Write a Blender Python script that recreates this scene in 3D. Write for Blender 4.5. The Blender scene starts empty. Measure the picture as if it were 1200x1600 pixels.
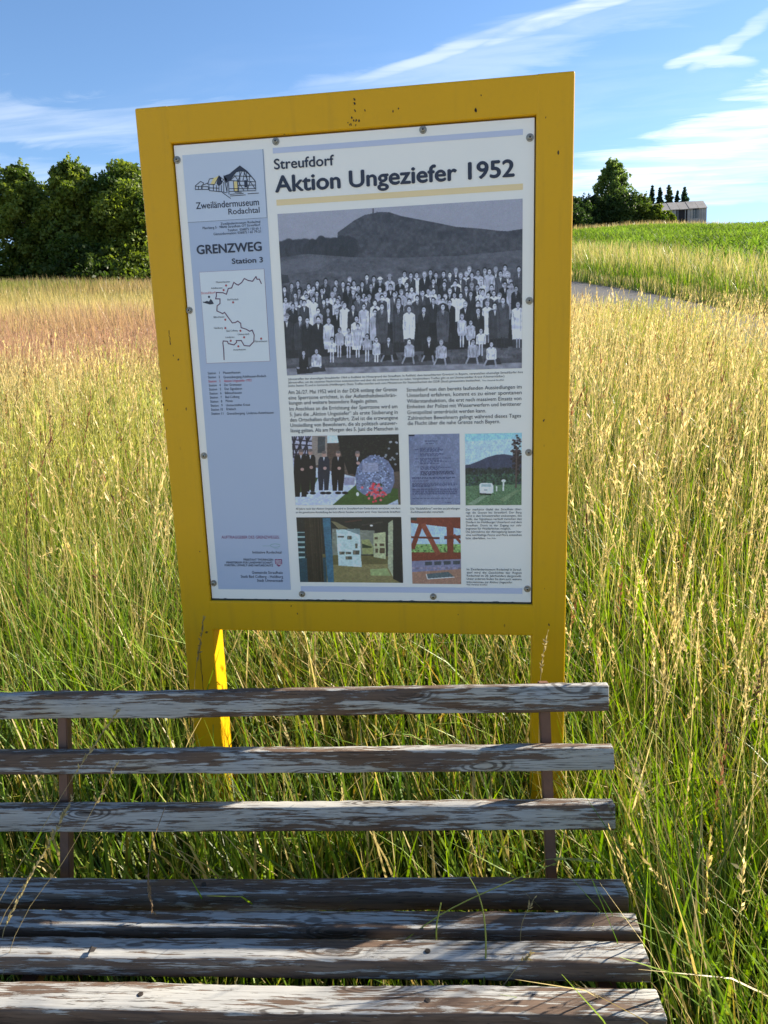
import bpy, bmesh, math, random
import numpy as np
from mathutils import Vector, Matrix

scene = bpy.context.scene
COL = scene.collection
R = math.radians

# ------------------------------------------------------------------ camera
CAM = Vector((0.3124, -1.7884, 1.448))
yaw, pit, rol = -0.1434, 0.2067, -0.0344
fw = Vector((math.sin(yaw) * math.cos(pit), math.cos(yaw) * math.cos(pit), -math.sin(pit)))
r0 = Vector((math.cos(yaw), -math.sin(yaw), 0)); u0 = r0.cross(fw)
rt = math.cos(rol) * r0 + math.sin(rol) * u0; up = -math.sin(rol) * r0 + math.cos(rol) * u0
cd = bpy.data.cameras.new('camera'); cam = bpy.data.objects.new('camera', cd); COL.objects.link(cam)
cam.matrix_world = Matrix(((rt.x, up.x, -fw.x, CAM.x), (rt.y, up.y, -fw.y, CAM.y), (rt.z, up.z, -fw.z, CAM.z), (0, 0, 0, 1)))
cd.sensor_fit = 'VERTICAL'; cd.sensor_height = 36; cd.sensor_width = 27; cd.lens = 1155 / 1600 * 36
cd.clip_start = 0.02; cd.clip_end = 3000
scene.camera = cam

# ------------------------------------------------------------------ sky and sun
SUN_EL, SUN_AZ = R(30.5), R(55)          # azimuth from +Y towards +X
scene.view_settings.view_transform = 'Standard'; scene.view_settings.look = 'None'
scene.view_settings.gamma = 1; scene.view_settings.use_curve_mapping = False
scene.view_settings.exposure = 1.50
world = bpy.data.worlds.new('World'); scene.world = world; world.use_nodes = True

class NT:
    """small node-tree writer"""
    def __init__(s, tree): s.t = tree; tree.nodes.clear()
    def n(s, kind, **kw):
        nd = s.t.nodes.new(kind)
        for k, v in kw.items():
            if k.startswith('i_'):
                key = k[2:].replace('_', ' ')
                nd.inputs[int(key) if key.isdigit() else key].default_value = v
            else: setattr(nd, k, v)
        return nd
    def l(s, a, b): s.t.links.new(a, b)
    def math(s, op, a, b=None, clamp=False, c=None):
        nd = s.t.nodes.new('ShaderNodeMath'); nd.operation = op; nd.use_clamp = clamp
        for k, v in enumerate((a, b, c)):
            if v is None: continue
            if isinstance(v, (int, float)): nd.inputs[k].default_value = v
            else: s.l(v, nd.inputs[k])
        return nd.outputs[0]
    def mix(s, f, a, b):
        nd = s.t.nodes.new('ShaderNodeMix'); nd.data_type = 'RGBA'
        for k, v in ((0, f), (6, a), (7, b)):
            if isinstance(v, (int, float)): nd.inputs[k].default_value = v
            elif isinstance(v, tuple): nd.inputs[k].default_value = (*v, 1) if len(v) == 3 else v
            else: s.l(v, nd.inputs[k])
        return nd.outputs[2]
    def ramp(s, f, stops):
        nd = s.t.nodes.new('ShaderNodeValToRGB'); e = nd.color_ramp.elements
        while len(e) < len(stops): e.new(0.5)
        for k, (p, c) in enumerate(stops):
            e[k].position = p; e[k].color = (c, c, c, 1) if isinstance(c, (int, float)) else (*c, 1)
        s.l(f, nd.inputs[0]); return nd.outputs[0]
    def smooth(s, v, a, b):
        nd = s.t.nodes.new('ShaderNodeMapRange'); nd.interpolation_type = 'SMOOTHSTEP'
        s.l(v, nd.inputs[0]); nd.inputs[1].default_value = a; nd.inputs[2].default_value = b
        return nd.outputs[0]

w = NT(world.node_tree)
sky = w.n('ShaderNodeTexSky', sky_type='NISHITA', sun_disc=False, sun_elevation=SUN_EL, sun_rotation=SUN_AZ,
          air_density=1.0, dust_density=0.15, ozone_density=4.0, altitude=300)
tc = w.n('ShaderNodeTexCoord'); sep = w.n('ShaderNodeSeparateXYZ'); w.l(tc.outputs['Generated'], sep.inputs[0])
zz = w.math('MAXIMUM', sep.outputs[2], 0.02)
px = w.math('DIVIDE', sep.outputs[0], w.math('ADD', zz, 0.10)); py = w.math('DIVIDE', sep.outputs[1], w.math('ADD', zz, 0.10))
cmb = w.n('ShaderNodeCombineXYZ'); w.l(px, cmb.inputs[0]); w.l(py, cmb.inputs[1])
mp = w.n('ShaderNodeMapping'); w.l(cmb.outputs[0], mp.inputs[0])
mp.inputs['Rotation'].default_value = (0, 0, R(-30)); mp.inputs['Scale'].default_value = (0.42, 1.25, 1)
big = w.n('ShaderNodeTexNoise', i_Scale=0.85, i_Detail=5.0, i_Roughness=0.55, i_Distortion=0.5); w.l(mp.outputs[0], big.inputs['Vector'])
fine = w.n('ShaderNodeTexNoise', i_Scale=3.2, i_Detail=9.0, i_Roughness=0.62, i_Distortion=1.2); w.l(mp.outputs[0], fine.inputs['Vector'])
mf = w.n('ShaderNodeMapping'); w.l(cmb.outputs[0], mf.inputs[0]); mf.inputs['Rotation'].default_value = (0, 0, R(-24)); mf.inputs['Scale'].default_value = (0.5, 3.4, 1)
fiber = w.n('ShaderNodeTexNoise', i_Scale=2.4, i_Detail=8.0, i_Roughness=0.6, i_Distortion=0.8); w.l(mf.outputs[0], fiber.inputs['Vector'])
veil = w.smooth(big.outputs['Fac'], 0.47, 0.68)
wisp = w.math('MULTIPLY', veil, w.smooth(fine.outputs['Fac'], 0.30, 0.66))

def cloud_streak(az, el, along, across, tilt, amt, fray=0.5):
    """a wisp of cirrus at a compass direction (az from +Y to +X, el above the horizon, degrees)"""
    c = Vector((math.sin(R(az)) * math.cos(R(el)), math.cos(R(az)) * math.cos(R(el)), math.sin(R(el))))
    ex = Vector((math.cos(R(az)), -math.sin(R(az)), 0))
    upv = ex.cross(c)
    if upv.z < 0: upv = -upv
    A = ex * math.cos(R(tilt)) + upv * math.sin(R(tilt)); B = -ex * math.sin(R(tilt)) + upv * math.cos(R(tilt))
    def dot(v):
        nd = w.n('ShaderNodeVectorMath', operation='DOT_PRODUCT'); w.l(tc.outputs['Generated'], nd.inputs[0]); nd.inputs[1].default_value = v
        return nd.outputs['Value']
    ua = w.math('DIVIDE', w.math('SUBTRACT', dot(A), A.dot(c)), math.sin(R(along)))
    fr = w.math('MULTIPLY', w.math('SUBTRACT', fine.outputs['Fac'], 0.5), fray * 3)
    br = w.math('MULTIPLY', w.math('SUBTRACT', big.outputs['Fac'], 0.5), fray * 3)
    ub = w.math('ADD', w.math('DIVIDE', w.math('SUBTRACT', dot(B), B.dot(c)), math.sin(R(across))), w.math('ADD', fr, br))
    g = w.math('SUBTRACT', 1.0, w.math('ADD', w.math('POWER', w.math('ABSOLUTE', ua), 4.0), w.math('POWER', w.math('ABSOLUTE', ub), 2.0)), clamp=True)
    front = w.math('GREATER_THAN', dot(c), 0.2)
    g = w.math('MULTIPLY', w.smooth(g, 0.0, 0.95), w.math('ADD', 0.30, w.math('MULTIPLY', w.smooth(fiber.outputs['Fac'], 0.32, 0.66), 0.70)))
    return w.math('MULTIPLY', w.math('MULTIPLY', g, front), amt)

mask = w.math('MULTIPLY', wisp, 0.16)
#STREAKS
for st in [(12.0, 22.2, 13, 0.65, 9, 0.75, 0.6), (-1, 20.2, 10, 0.5, 12, 0.4, 0.5), (2, 19.6, 20, 1.5, 9, 0.22, 0.9), (-29, 15.2, 9, 2.0, 5, 0.26, 1.1), (-14, 16.6, 14, 1.1, 6, 0.22, 1.0), (-33, 12.0, 12, 1.0, 4, 0.20, 0.9),
           (13.6, 17.9, 2.0, 0.45, 8, 0.6, 1.3), (15.2, 17.5, 2.4, 0.5, -12, 0.6, 1.3), (15.8, 18.3, 3.0, 0.5, 24, 0.45, 1.2), (9.5, 12.0, 8, 1.9, 6, 0.66, 1.0), (15.5, 13.4, 9, 2.4, 18, 0.75, 1.0), (13, 10.8, 12, 1.8, 12, 0.55, 1.0),
           (7, 9.0, 14, 1.3, 3, 0.5, 0.8), (48, 17, 20, 3, 8, 0.7, 0.8), (-62, 22, 18, 3, 6, 0.5, 0.8)]:
    mask = w.math('MAXIMUM', mask, cloud_streak(*st))
mask = w.math('MINIMUM', mask, 0.9)
# a touch more blue in the air than the sky model gives
hs = w.n('ShaderNodeHueSaturation', i_Saturation=1.04, i_Value=1.0); w.l(sky.outputs[0], hs.inputs['Color'])
ccol = w.mix(mask, hs.outputs[0], (7.0, 7.2, 7.5))
bg = w.n('ShaderNodeBackground', i_Strength=0.072); w.l(ccol, bg.inputs[0])
wo = w.n('ShaderNodeOutputWorld'); w.l(bg.outputs[0], wo.inputs[0])

sl = bpy.data.lights.new('sun', 'SUN'); sl.energy = 5.0; sl.angle = R(0.55); sl.color = (1.0, 0.90, 0.74)
sun = bpy.data.objects.new('sun', sl); COL.objects.link(sun)
sdir = Vector((math.sin(SUN_AZ) * math.cos(SUN_EL), math.cos(SUN_AZ) * math.cos(SUN_EL), math.sin(SUN_EL)))
sun.rotation_euler = sdir.to_track_quat('Z', 'Y').to_euler(); sun.location = (20, 20, 30)

# ------------------------------------------------------------------ helpers
def tag(o, label=None, cat=None, group=None, kind=None):
    if label: o['label'] = label
    if cat: o['category'] = cat
    if group: o['group'] = group
    if kind: o['kind'] = kind
    return o
def link(name, me, parent=None, loc=None):
    o = bpy.data.objects.new(name, me); COL.objects.link(o)
    if parent is not None: o.parent = parent
    if loc is not None: o.location = loc
    return o
def empty(name, loc=(0, 0, 0), rot=None):
    o = bpy.data.objects.new(name, None); o.empty_display_size = 0.1; COL.objects.link(o); o.location = loc
    if rot is not None: o.rotation_euler = rot
    return o
def raw_mesh(name, V, F, mat, colors=None, smooth=False):
    """V (n,3); F (m,k) all the same corner count"""
    V = np.asarray(V, np.float32); F = np.asarray(F, np.int32); k = F.shape[1]
    me = bpy.data.meshes.new(name)
    me.vertices.add(len(V)); me.vertices.foreach_set('co', V.ravel())
    me.loops.add(F.size); me.loops.foreach_set('vertex_index', F.ravel())
    me.polygons.add(len(F)); me.polygons.foreach_set('loop_start', np.arange(0, F.size, k, dtype=np.int32))
    if colors is not None:
        at = me.color_attributes.new('col', 'FLOAT_COLOR', 'POINT')
        c4 = np.ones((len(V), 4), np.float32); c4[:, :3] = colors; at.data.foreach_set('color', c4.ravel())
    me.update(calc_edges=True)
    if smooth: me.polygons.foreach_set('use_smooth', np.ones(len(F), bool))
    me.materials.append(mat); return me
def bm_mesh(name, bm, mat, smooth=False):
    me = bpy.data.meshes.new(name); bmesh.ops.recalc_face_normals(bm, faces=bm.faces); bm.to_mesh(me); bm.free()
    for m in (mat if isinstance(mat, (list, tuple)) else [mat]): me.materials.append(m)
    if smooth:
        for p in me.polygons: p.use_smooth = True
    return me
def bm_box(bm, lo, hi, bevel=0.0, seg=2):
    r = bmesh.ops.create_cube(bm, size=1); vs = r['verts']
    for v in vs: v.co = Vector([(lo[k] + hi[k]) / 2 + v.co[k] * (hi[k] - lo[k]) for k in range(3)])
    if bevel:
        es = list({e for v in vs for e in v.link_edges})
        bmesh.ops.bevel(bm, geom=es, offset=bevel, segments=seg, affect='EDGES', profile=0.6)
def bm_tube(bm, pts, rads, n=8, cap=True):
    rings = []
    for k, p in enumerate(pts):
        p = Vector(p); a = Vector(pts[max(0, k - 1)]); b = Vector(pts[min(len(pts) - 1, k + 1)])
        d = (b - a).normalized(); s = d.orthogonal().normalized() if k == 0 else (s - d * s.dot(d)).normalized(); t = d.cross(s)
        rings.append([bm.verts.new(p + (s * math.cos(2 * math.pi * j / n) + t * math.sin(2 * math.pi * j / n)) * rads[k]) for j in range(n)])
    for A, B in zip(rings, rings[1:]):
        for j in range(n): bm.faces.new((A[j], A[(j + 1) % n], B[(j + 1) % n], B[j]))
    if cap:
        bm.faces.new(rings[0][::-1]); bm.faces.new(rings[-1])
def mat_nodes(name):
    m = bpy.data.materials.new(name); m.use_nodes = True; t = NT(m.node_tree)
    out = t.n('ShaderNodeOutputMaterial'); b = t.n('ShaderNodeBsdfPrincipled'); t.l(b.outputs[0], out.inputs[0])
    return m, t, b, out
def simple(name, col, rough=0.6, metal=0.0, var=0.15, scale=30, bump=0.0, spec=0.5):
    m, t, b, _ = mat_nodes(name)
    nz = t.n('ShaderNodeTexNoise', i_Scale=scale, i_Detail=5.0, i_Roughness=0.6); c = t.n('ShaderNodeTexCoord'); t.l(c.outputs['Object'], nz.inputs['Vector'])
    lo = tuple(v * (1 - var) for v in col); hi = tuple(min(1, v * (1 + var)) for v in col)
    t.l(t.mix(nz.outputs['Fac'], lo, hi), b.inputs['Base Color']); b.inputs['Roughness'].default_value = rough; b.inputs['Metallic'].default_value = metal
    b.inputs['Specular IOR Level'].default_value = spec
    if bump:
        bp = t.n('ShaderNodeBump', i_Strength=bump, i_Distance=0.002); t.l(nz.outputs['Fac'], bp.inputs['Height']); t.l(bp.outputs[0], b.inputs['Normal'])
    return m

# ------------------------------------------------------------------ the lie of the land
FH = np.array([-0.143, 0.990]); RH = np.array([0.990, 0.143])      # the hillside's own axes: up the slope, along it
def field(lat, d):                                                 # metres along and up the slope from the bench's front
    return 0.3124 + FH[0] * d + RH[0] * lat, -1.7884 + FH[1] * d + RH[1] * lat
def to_field(x, y):
    x = np.asarray(x, float) - 0.3124; y = np.asarray(y, float) + 1.7884
    return x * RH[0] + y * RH[1], x * FH[0] + y * FH[1]
def sstep(v, a, b):
    t = np.clip((v - a) / (b - a), 0, 1); return t * t * (3 - 2 * t)
CREST = 54.0
def ground_z(x, y):
    lat, d = to_field(x, y); r = np.hypot(lat, d); t = lat / np.maximum(d, 3.0)
    s = 0.128 + 0.042 * sstep(t, -0.30, 0.25) - 0.012 * sstep(t, 0.32, 0.52)
    q = np.log1p(np.exp(np.clip((r - 2.5) * 2.2, -30, 30))) / 2.2; q = np.where(r > 12, r - 2.5, q)
    cap = CREST + 18.0 * sstep(t, 0.0, 0.25) - 2.5; k = 3.0
    q2 = np.where(q < cap + 25, cap - np.log1p(np.exp(np.clip(-(q - cap) / k, -30, 30))) * k, cap) + 0.012 * np.maximum(q - cap, 0)
    return s * q2 * sstep(d / np.maximum(r, 0.1), -0.2, 0.75) * 1.0
NR = np.array([0.96, 0.28])
def path_s(x, y): return (np.asarray(x) - 2.59) * NR[0] + (np.asarray(y) - 19.8) * NR[1]   # >0 beyond the lane, -3..0 on it

# --- ground material: thatch and soil between the stems, loam under the maize
m_ground, t, b, _ = mat_nodes('meadow_soil')
c = t.n('ShaderNodeTexCoord'); n1 = t.n('ShaderNodeTexNoise', i_Scale=0.35, i_Detail=6.0); n2 = t.n('ShaderNodeTexNoise', i_Scale=9.0, i_Detail=8.0, i_Roughness=0.7)
for n_ in (n1, n2): t.l(c.outputs['Object'], n_.inputs['Vector'])
g = t.mix(n1.outputs['Fac'], (0.10, 0.10, 0.035), (0.20, 0.155, 0.065)); g = t.mix(t.smooth(n2.outputs['Fac'], 0.35, 0.7), (0.045, 0.04, 0.02), g)
at = t.n('ShaderNodeAttribute', attribute_name='soil'); g = t.mix(at.outputs['Fac'], g, t.mix(n2.outputs['Fac'], (0.13, 0.10, 0.06), (0.20, 0.15, 0.09)))
at2 = t.n('ShaderNodeAttribute', attribute_name='bounce_ground'); g = t.mix(at2.outputs['Fac'], g, t.mix(n2.outputs['Fac'], (0.34, 0.29, 0.20), (0.50, 0.44, 0.33)))  # pale ground behind the viewpoint, added to bounce sunlight onto the board
t.l(g, b.inputs['Base Color']); b.inputs['Roughness'].default_value = 0.95
bp = t.n('ShaderNodeBump', i_Strength=0.8, i_Distance=0.05); t.l(n2.outputs['Fac'], bp.inputs['Height']); t.l(bp.outputs[0], b.inputs['Normal'])

na, rr = 180, np.concatenate([np.linspace(0.3, 12, 40), np.geomspace(12.6, 900, 90)])
ang = np.linspace(0, 2 * np.pi, na, endpoint=False); RR_, AA = np.meshgrid(rr, ang, indexing='ij')
gx = 0.31 + RR_ * np.sin(AA); gy = -1.79 + RR_ * np.cos(AA); gz = ground_z(gx, gy)
V = np.stack([gx, gy, gz], -1).reshape(-1, 3); V = np.vstack([V, [[0.31, -1.79, float(ground_z(0.31, -1.79))]]])
i, j = np.meshgrid(np.arange(len(rr) - 1), np.arange(na), indexing='ij'); j2 = (j + 1) % na
F = np.stack([i * na + j, (i + 1) * na + j, (i + 1) * na + j2, i * na + j2], -1).reshape(-1, 4)[:, ::-1]
ctr = len(V) - 1; F = np.vstack([F, np.array([[ctr, ctr, 0, 0]] * 0).reshape(0, 4)])
me = raw_mesh('ground', V, F, m_ground, smooth=True)
bm = bmesh.new(); bm.from_mesh(me); bm.verts.ensure_lookup_table()
for k in range(na): bm.faces.new((bm.verts[ctr], bm.verts[(k + 1) % na], bm.verts[k]))
bmesh.ops.recalc_face_normals(bm, faces=bm.faces); bm.to_mesh(me); bm.free()
if me.polygons[10].normal.z < 0: me.flip_normals()
soil = me.attributes.new('soil', 'FLOAT', 'POINT'); soil.data.foreach_set('value', sstep(path_s(V[:, 0], V[:, 1]), 2.2, 3.0).astype(np.float32))
bl_ = (V[:, 0] - 0.58) * -0.068 + (V[:, 1] + 0.79) * 0.9977; bounce_at = me.attributes.new('bounce_ground', 'FLOAT', 'POINT'); bounce_at.data.foreach_set('value', (1 - sstep(bl_ + 0.25 * np.sin(V[:, 0] * 1.3), -1.0, -0.45)).astype(np.float32))
tag(link('ground', me), 'grassy hillside sloping up to a near crest', kind='structure')

# --- the tarmac lane
m_lane, t, b, _ = mat_nodes('lane_asphalt')
c = t.n('ShaderNodeTexCoord'); n1 = t.n('ShaderNodeTexNoise', i_Scale=1.1, i_Detail=9.0, i_Roughness=0.7); n2 = t.n('ShaderNodeTexVoronoi', i_Scale=90.0)
for n_ in (n1, n2): t.l(c.outputs['Object'], n_.inputs['Vector'])
g = t.mix(n1.outputs['Fac'], (0.045, 0.046, 0.052), (0.10, 0.098, 0.10)); g = t.mix(t.math('MULTIPLY', n2.outputs['Distance'], 0.5), g, (0.22, 0.21, 0.20))
t.l(g, b.inputs['Base Color']); b.inputs['Roughness'].default_value = 0.95; b.inputs['Specular IOR Level'].default_value = 0.15
ts = np.linspace(-45, 40, 120); dirv = np.array([0.28, -0.96]); V = []
for tt in ts:
    for s_ in np.linspace(-3, 0, 5):
        x, y = np.array([2.59, 19.8]) + dirv * tt + NR * s_ / 1.0; V.append((x, y, float(ground_z(x, y)) + 0.03 + 0.02 * (1 - ((s_ + 1.5) / 1.5) ** 2)))
F = [(a * 5 + q, a * 5 + q + 1, a * 5 + q + 6, a * 5 + q + 5) for a in range(119) for q in range(4)]
tag(link('lane', raw_mesh('lane', V, F, m_lane, smooth=True)), 'narrow grey tarmac lane between meadow and maize', kind='structure')

# ------------------------------------------------------------------ grasses
m_grass, t, b, out = mat_nodes('grass_blades')
at = t.n('ShaderNodeAttribute', attribute_name='col'); t.l(at.outputs['Color'], b.inputs['Base Color'])
b.inputs['Roughness'].default_value = 0.42; b.inputs['Specular IOR Level'].default_value = 0.35
tr = t.n('ShaderNodeBsdfTranslucent'); hs = t.n('ShaderNodeHueSaturation', i_Saturation=1.1, i_Value=1.45); t.l(at.outputs['Color'], hs.inputs['Color']); t.l(hs.outputs[0], tr.inputs[0])
ms = t.n('ShaderNodeMixShader', i_0=0.38); t.l(b.outputs[0], ms.inputs[1]); t.l(tr.outputs[0], ms.inputs[2]); t.l(ms.outputs[0], out.inputs[0])
rng = np.random.default_rng(11)

class Cards:
    """collects quads with a colour at each corner"""
    def __init__(s): s.V, s.F, s.C, s.n = [], [], [], 0
    def add(s, V, F, C):
        s.V.append(V.reshape(-1, 3)); s.F.append(F + s.n); s.C.append(C.reshape(-1, 3)); s.n += V.size // 3
    def build(s, name, mat, parent=None):
        return link(name, raw_mesh(name, np.vstack(s.V), np.vstack(s.F), mat, np.vstack(s.C)), parent)

def ribbons(cards, base, L, width, th0, kap, phi, psi, c0, c1, seg=4, taper=0.7, belly=0.25, thmax=2.4):
    """grass leaves: start angle th0 from the vertical, bending by kap along the length, towards phi; width faces psi"""
    N = len(L); t = np.linspace(0, 1, seg + 1); th = np.minimum(th0[:, None] + kap[:, None] * t[None] ** 1.4, thmax)
    ds = L[:, None] / seg; tm = (th[:, 1:] + th[:, :-1]) / 2
    hx = np.concatenate([np.zeros((N, 1)), np.cumsum(np.sin(tm) * ds, 1)], 1); hz = np.concatenate([np.zeros((N, 1)), np.cumsum(np.cos(tm) * ds, 1)], 1)
    P = np.stack([base[:, None, 0] + hx * np.cos(phi)[:, None], base[:, None, 1] + hx * np.sin(phi)[:, None], base[:, None, 2] + hz], -1)
    wd = width[:, None] * (0.55 + belly * np.sin(np.pi * t) * 2)[None] * (1 - t[None]) ** taper * 0.5 + width[:, None] * 0.03
    Wv = np.stack([np.cos(psi), np.sin(psi), np.zeros(N)], -1)[:, None] * wd[..., None]
    V = np.stack([P - Wv, P + Wv], 2)
    k = np.arange(N)[:, None] * (seg + 1) * 2 + np.arange(seg)[None] * 2
    F = np.stack([k, k + 1, k + 3, k + 2], -1).reshape(-1, 4)
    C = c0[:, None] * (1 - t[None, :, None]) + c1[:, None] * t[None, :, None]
    cards.add(V, F, np.repeat(C[:, :, None], 2, 2)); return P, th

def panicles(cards, P, th, phi, col, K, head, size, spread=0.35, thin=0.22):
    """seed heads: K narrow spikelets along the top of each stem"""
    N, S = P.shape[:2]
    u = 1 - head[:, None] * rng.random((N, K)); f = u * (S - 1); a = np.clip(f.astype(int), 0, S - 2); fr = (f - a)[..., None]
    I = np.arange(N)[:, None]; B = P[I, a] * (1 - fr) + P[I, a + 1] * fr
    tt = th[I, a] * (1 - fr[..., 0]) + th[I, a + 1] * fr[..., 0]
    D = np.stack([np.sin(tt) * np.cos(phi)[:, None], np.sin(tt) * np.sin(phi)[:, None], np.cos(tt)], -1)
    rel = (1 - u) / head[:, None]
    D = D + rng.normal(0, 1, (N, K, 3)) * (spread * (0.35 + 0.9 * rel))[..., None]; D /= np.linalg.norm(D, axis=-1, keepdims=True)
    ls = size[:, None] * (0.6 + 0.7 * rng.random((N, K))) * (0.55 + 0.7 * np.sin(np.pi * np.clip(rel, 0.05, 1)))
    sd = np.cross(D, rng.normal(0, 1, (N, K, 3))); sd /= np.linalg.norm(sd, axis=-1, keepdims=True) + 1e-9
    tip = B + D * ls[..., None]; mid = B + D * (ls * 0.5)[..., None]; wv = sd * (ls * thin)[..., None]
    V = np.stack([B, mid + wv, tip, mid - wv], 2).reshape(-1, 3)
    F = np.arange(len(V)).reshape(-1, 4)
    C = np.repeat(np.repeat(col[:, None], K, 1) * (0.8 + 0.4 * rng.random((N, K, 1))), 1, 0)
    cards.add(V, F, np.repeat(C[:, :, None], 4, 2))

GREEN_A, GREEN_B = np.array([0.050, 0.125, 0.012]), np.array([0.245, 0.350, 0.030])
STRAW_A, STRAW_B = np.array([0.44, 0.335, 0.11]), np.array([0.72, 0.585, 0.29])
PINK = np.array([0.41, 0.235, 0.165]); RUST = np.array([0.20, 0.095, 0.05]); GOLD = np.array([0.34, 0.23, 0.05])
def lerp(a, b, t): return a[None] * (1 - t[:, None]) + b[None] * t[:, None]
# bench frame, needed to keep the meadow off the seat
BX = Vector((0.99753196, 0.06794594, 0.0177011)); BY = Vector((-0.06795659, 0.99768828, 0)); BZ = BX.cross(BY)
B0 = Vector((0.58078726, -0.79249747, 0))
def bench_local(x, y):
    dx = x - B0.x; dy = y - B0.y; return dx * BX.x + dy * BX.y, dx * BY.x + dy * BY.y
def limit_height(x, y):
    """how tall the grass may stand here (m): short under the bench and where feet tread, tall elsewhere"""
    bx, by = bench_local(x, y); r = np.hypot(x - 0.31, y + 1.79); h = np.full(np.shape(x), 1.15)
    under = (bx < 0.03) & (by > -0.12) & (by < 0.37); h = np.where(under, 0.30, h)
    front = (bx < 0.10) & (by <= -0.12); h = np.where(front, 0.12, h)
    h = np.where(r < 0.95, np.minimum(h, 0.25), h)
    back = (bx < 0.05) & (by >= 0.37) & (y < 0.0); h = np.where(back, 0.56, h)
    sgn = (np.abs(x) < 0.50) & (y > -0.02) & (y < 0.10); h = np.where(sgn, 0.5, h)
    behind = (np.abs(x) < 0.6) & (y >= 0.10) & (y < 0.5); h = np.where(behind, 0.70, h)
    side = (x > 0.50) & (y < 0.25); tallok = noise2(x, y, 3.1, 77) > 0.70; h = np.where(side & (r < 3.2), np.minimum(h, np.where(tallok, 0.95, 0.72)), h)
    lat, d = to_field(x, y); rr_ = np.hypot(lat, d)
    right = path_s(x, y) < -3.0
    h = np.where((lat > 0.5) & (rr_ > 6.5), np.minimum(h, np.clip(1.92 - 0.122 * rr_ + 0.35 * (noise2(x, y, 2.9, 72) - 0.5), 0.28, 1.1)), h)
    return h * np.where(rr_ > 2.6, 0.82 + 0.36 * noise2(x, y, 1.7, 71), 1.0)
def blocked(x, y):
    bx, by = bench_local(x, y)
    s = path_s(x, y); on = (s > -3.05) & (s < 0.1)
    post = (np.abs(np.abs(x) - 0.461) < 0.05) & (y > -0.01) & (y < 0.09)
    return on | post | (s > 2.4)
def noise2(x, y, sc, seed):
    """cheap smooth 2-D value noise, 0..1"""
    rg = np.random.default_rng(seed); T = rg.random((64, 64)); X = np.asarray(x) * sc; Y = np.asarray(y) * sc
    xi = np.floor(X).astype(int); yi = np.floor(Y).astype(int); fx = X - xi; fy = Y - yi; fx = fx * fx * (3 - 2 * fx); fy = fy * fy * (3 - 2 * fy)
    g = lambda a, b_: T[a % 64, b_ % 64]
    return (g(xi, yi) * (1 - fx) + g(xi + 1, yi) * fx) * (1 - fy) + (g(xi, yi + 1) * (1 - fx) + g(xi + 1, yi + 1) * fx) * fy

def sow(n, box=None, ring=None):
    if box: x = rng.uniform(box[0], box[1], n); y = rng.uniform(box[2], box[3], n)
    else:
        r1, r2, tmax = ring[:3]; r = np.exp(rng.uniform(np.log(r1), np.log(r2), n)) if len(ring) < 4 else np.sqrt(rng.uniform(r1 * r1, r2 * r2, n))
        a = rng.uniform(-tmax, tmax, n); lat, d = r * np.sin(a), r * np.cos(a); x, y = field(lat, d)
    k = ~blocked(x, y); x, y = x[k], y[k]
    return x, y, ground_z(x, y), limit_height(x, y)

def leaves(cards, n, wid, hmean, seg, straw=0.18, box=None, ring=None, lean=0.16, bend=0.9, tint=1.0):
    x, y, z, lim = sow(n, box, ring); N = len(x)
    # leaves grow in loose tufts
    tuft = noise2(x, y, 4.0, 3); keep = rng.random(N) < 0.45 + 0.75 * tuft; x, y, z, lim = x[keep], y[keep], z[keep], lim[keep]; N = len(x)
    L = hmean * (0.45 + 0.75 * rng.random(N)) * (0.75 + 0.5 * noise2(x, y, 1.1, 5)); kap = np.abs(rng.normal(0, bend, N)); short = lim < 0.6
    L = np.minimum(L, lim * np.where(short, 0.7 + 0.5 * rng.random(N), 1.1)); th0 = np.abs(rng.normal(0, lean, N)) + 0.03
    phi = rng.uniform(0, 2 * np.pi, N); phi = np.where(rng.random(N) < 0.45, rng.normal(2.5, 0.7, N), phi)
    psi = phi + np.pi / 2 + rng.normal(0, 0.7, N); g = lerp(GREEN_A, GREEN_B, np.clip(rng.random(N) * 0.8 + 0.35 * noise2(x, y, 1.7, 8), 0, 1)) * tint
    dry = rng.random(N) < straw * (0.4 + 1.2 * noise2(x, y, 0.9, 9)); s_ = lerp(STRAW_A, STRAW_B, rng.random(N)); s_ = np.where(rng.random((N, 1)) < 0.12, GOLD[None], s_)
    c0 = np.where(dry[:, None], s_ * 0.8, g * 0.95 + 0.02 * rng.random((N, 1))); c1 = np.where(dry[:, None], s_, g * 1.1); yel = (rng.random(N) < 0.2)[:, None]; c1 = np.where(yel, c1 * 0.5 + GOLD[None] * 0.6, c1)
    ribbons(cards, np.stack([x, y, z - 0.01], -1), L, wid * (0.5 + rng.random(N)), th0, kap, phi, psi, c0, c1, seg)

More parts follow.
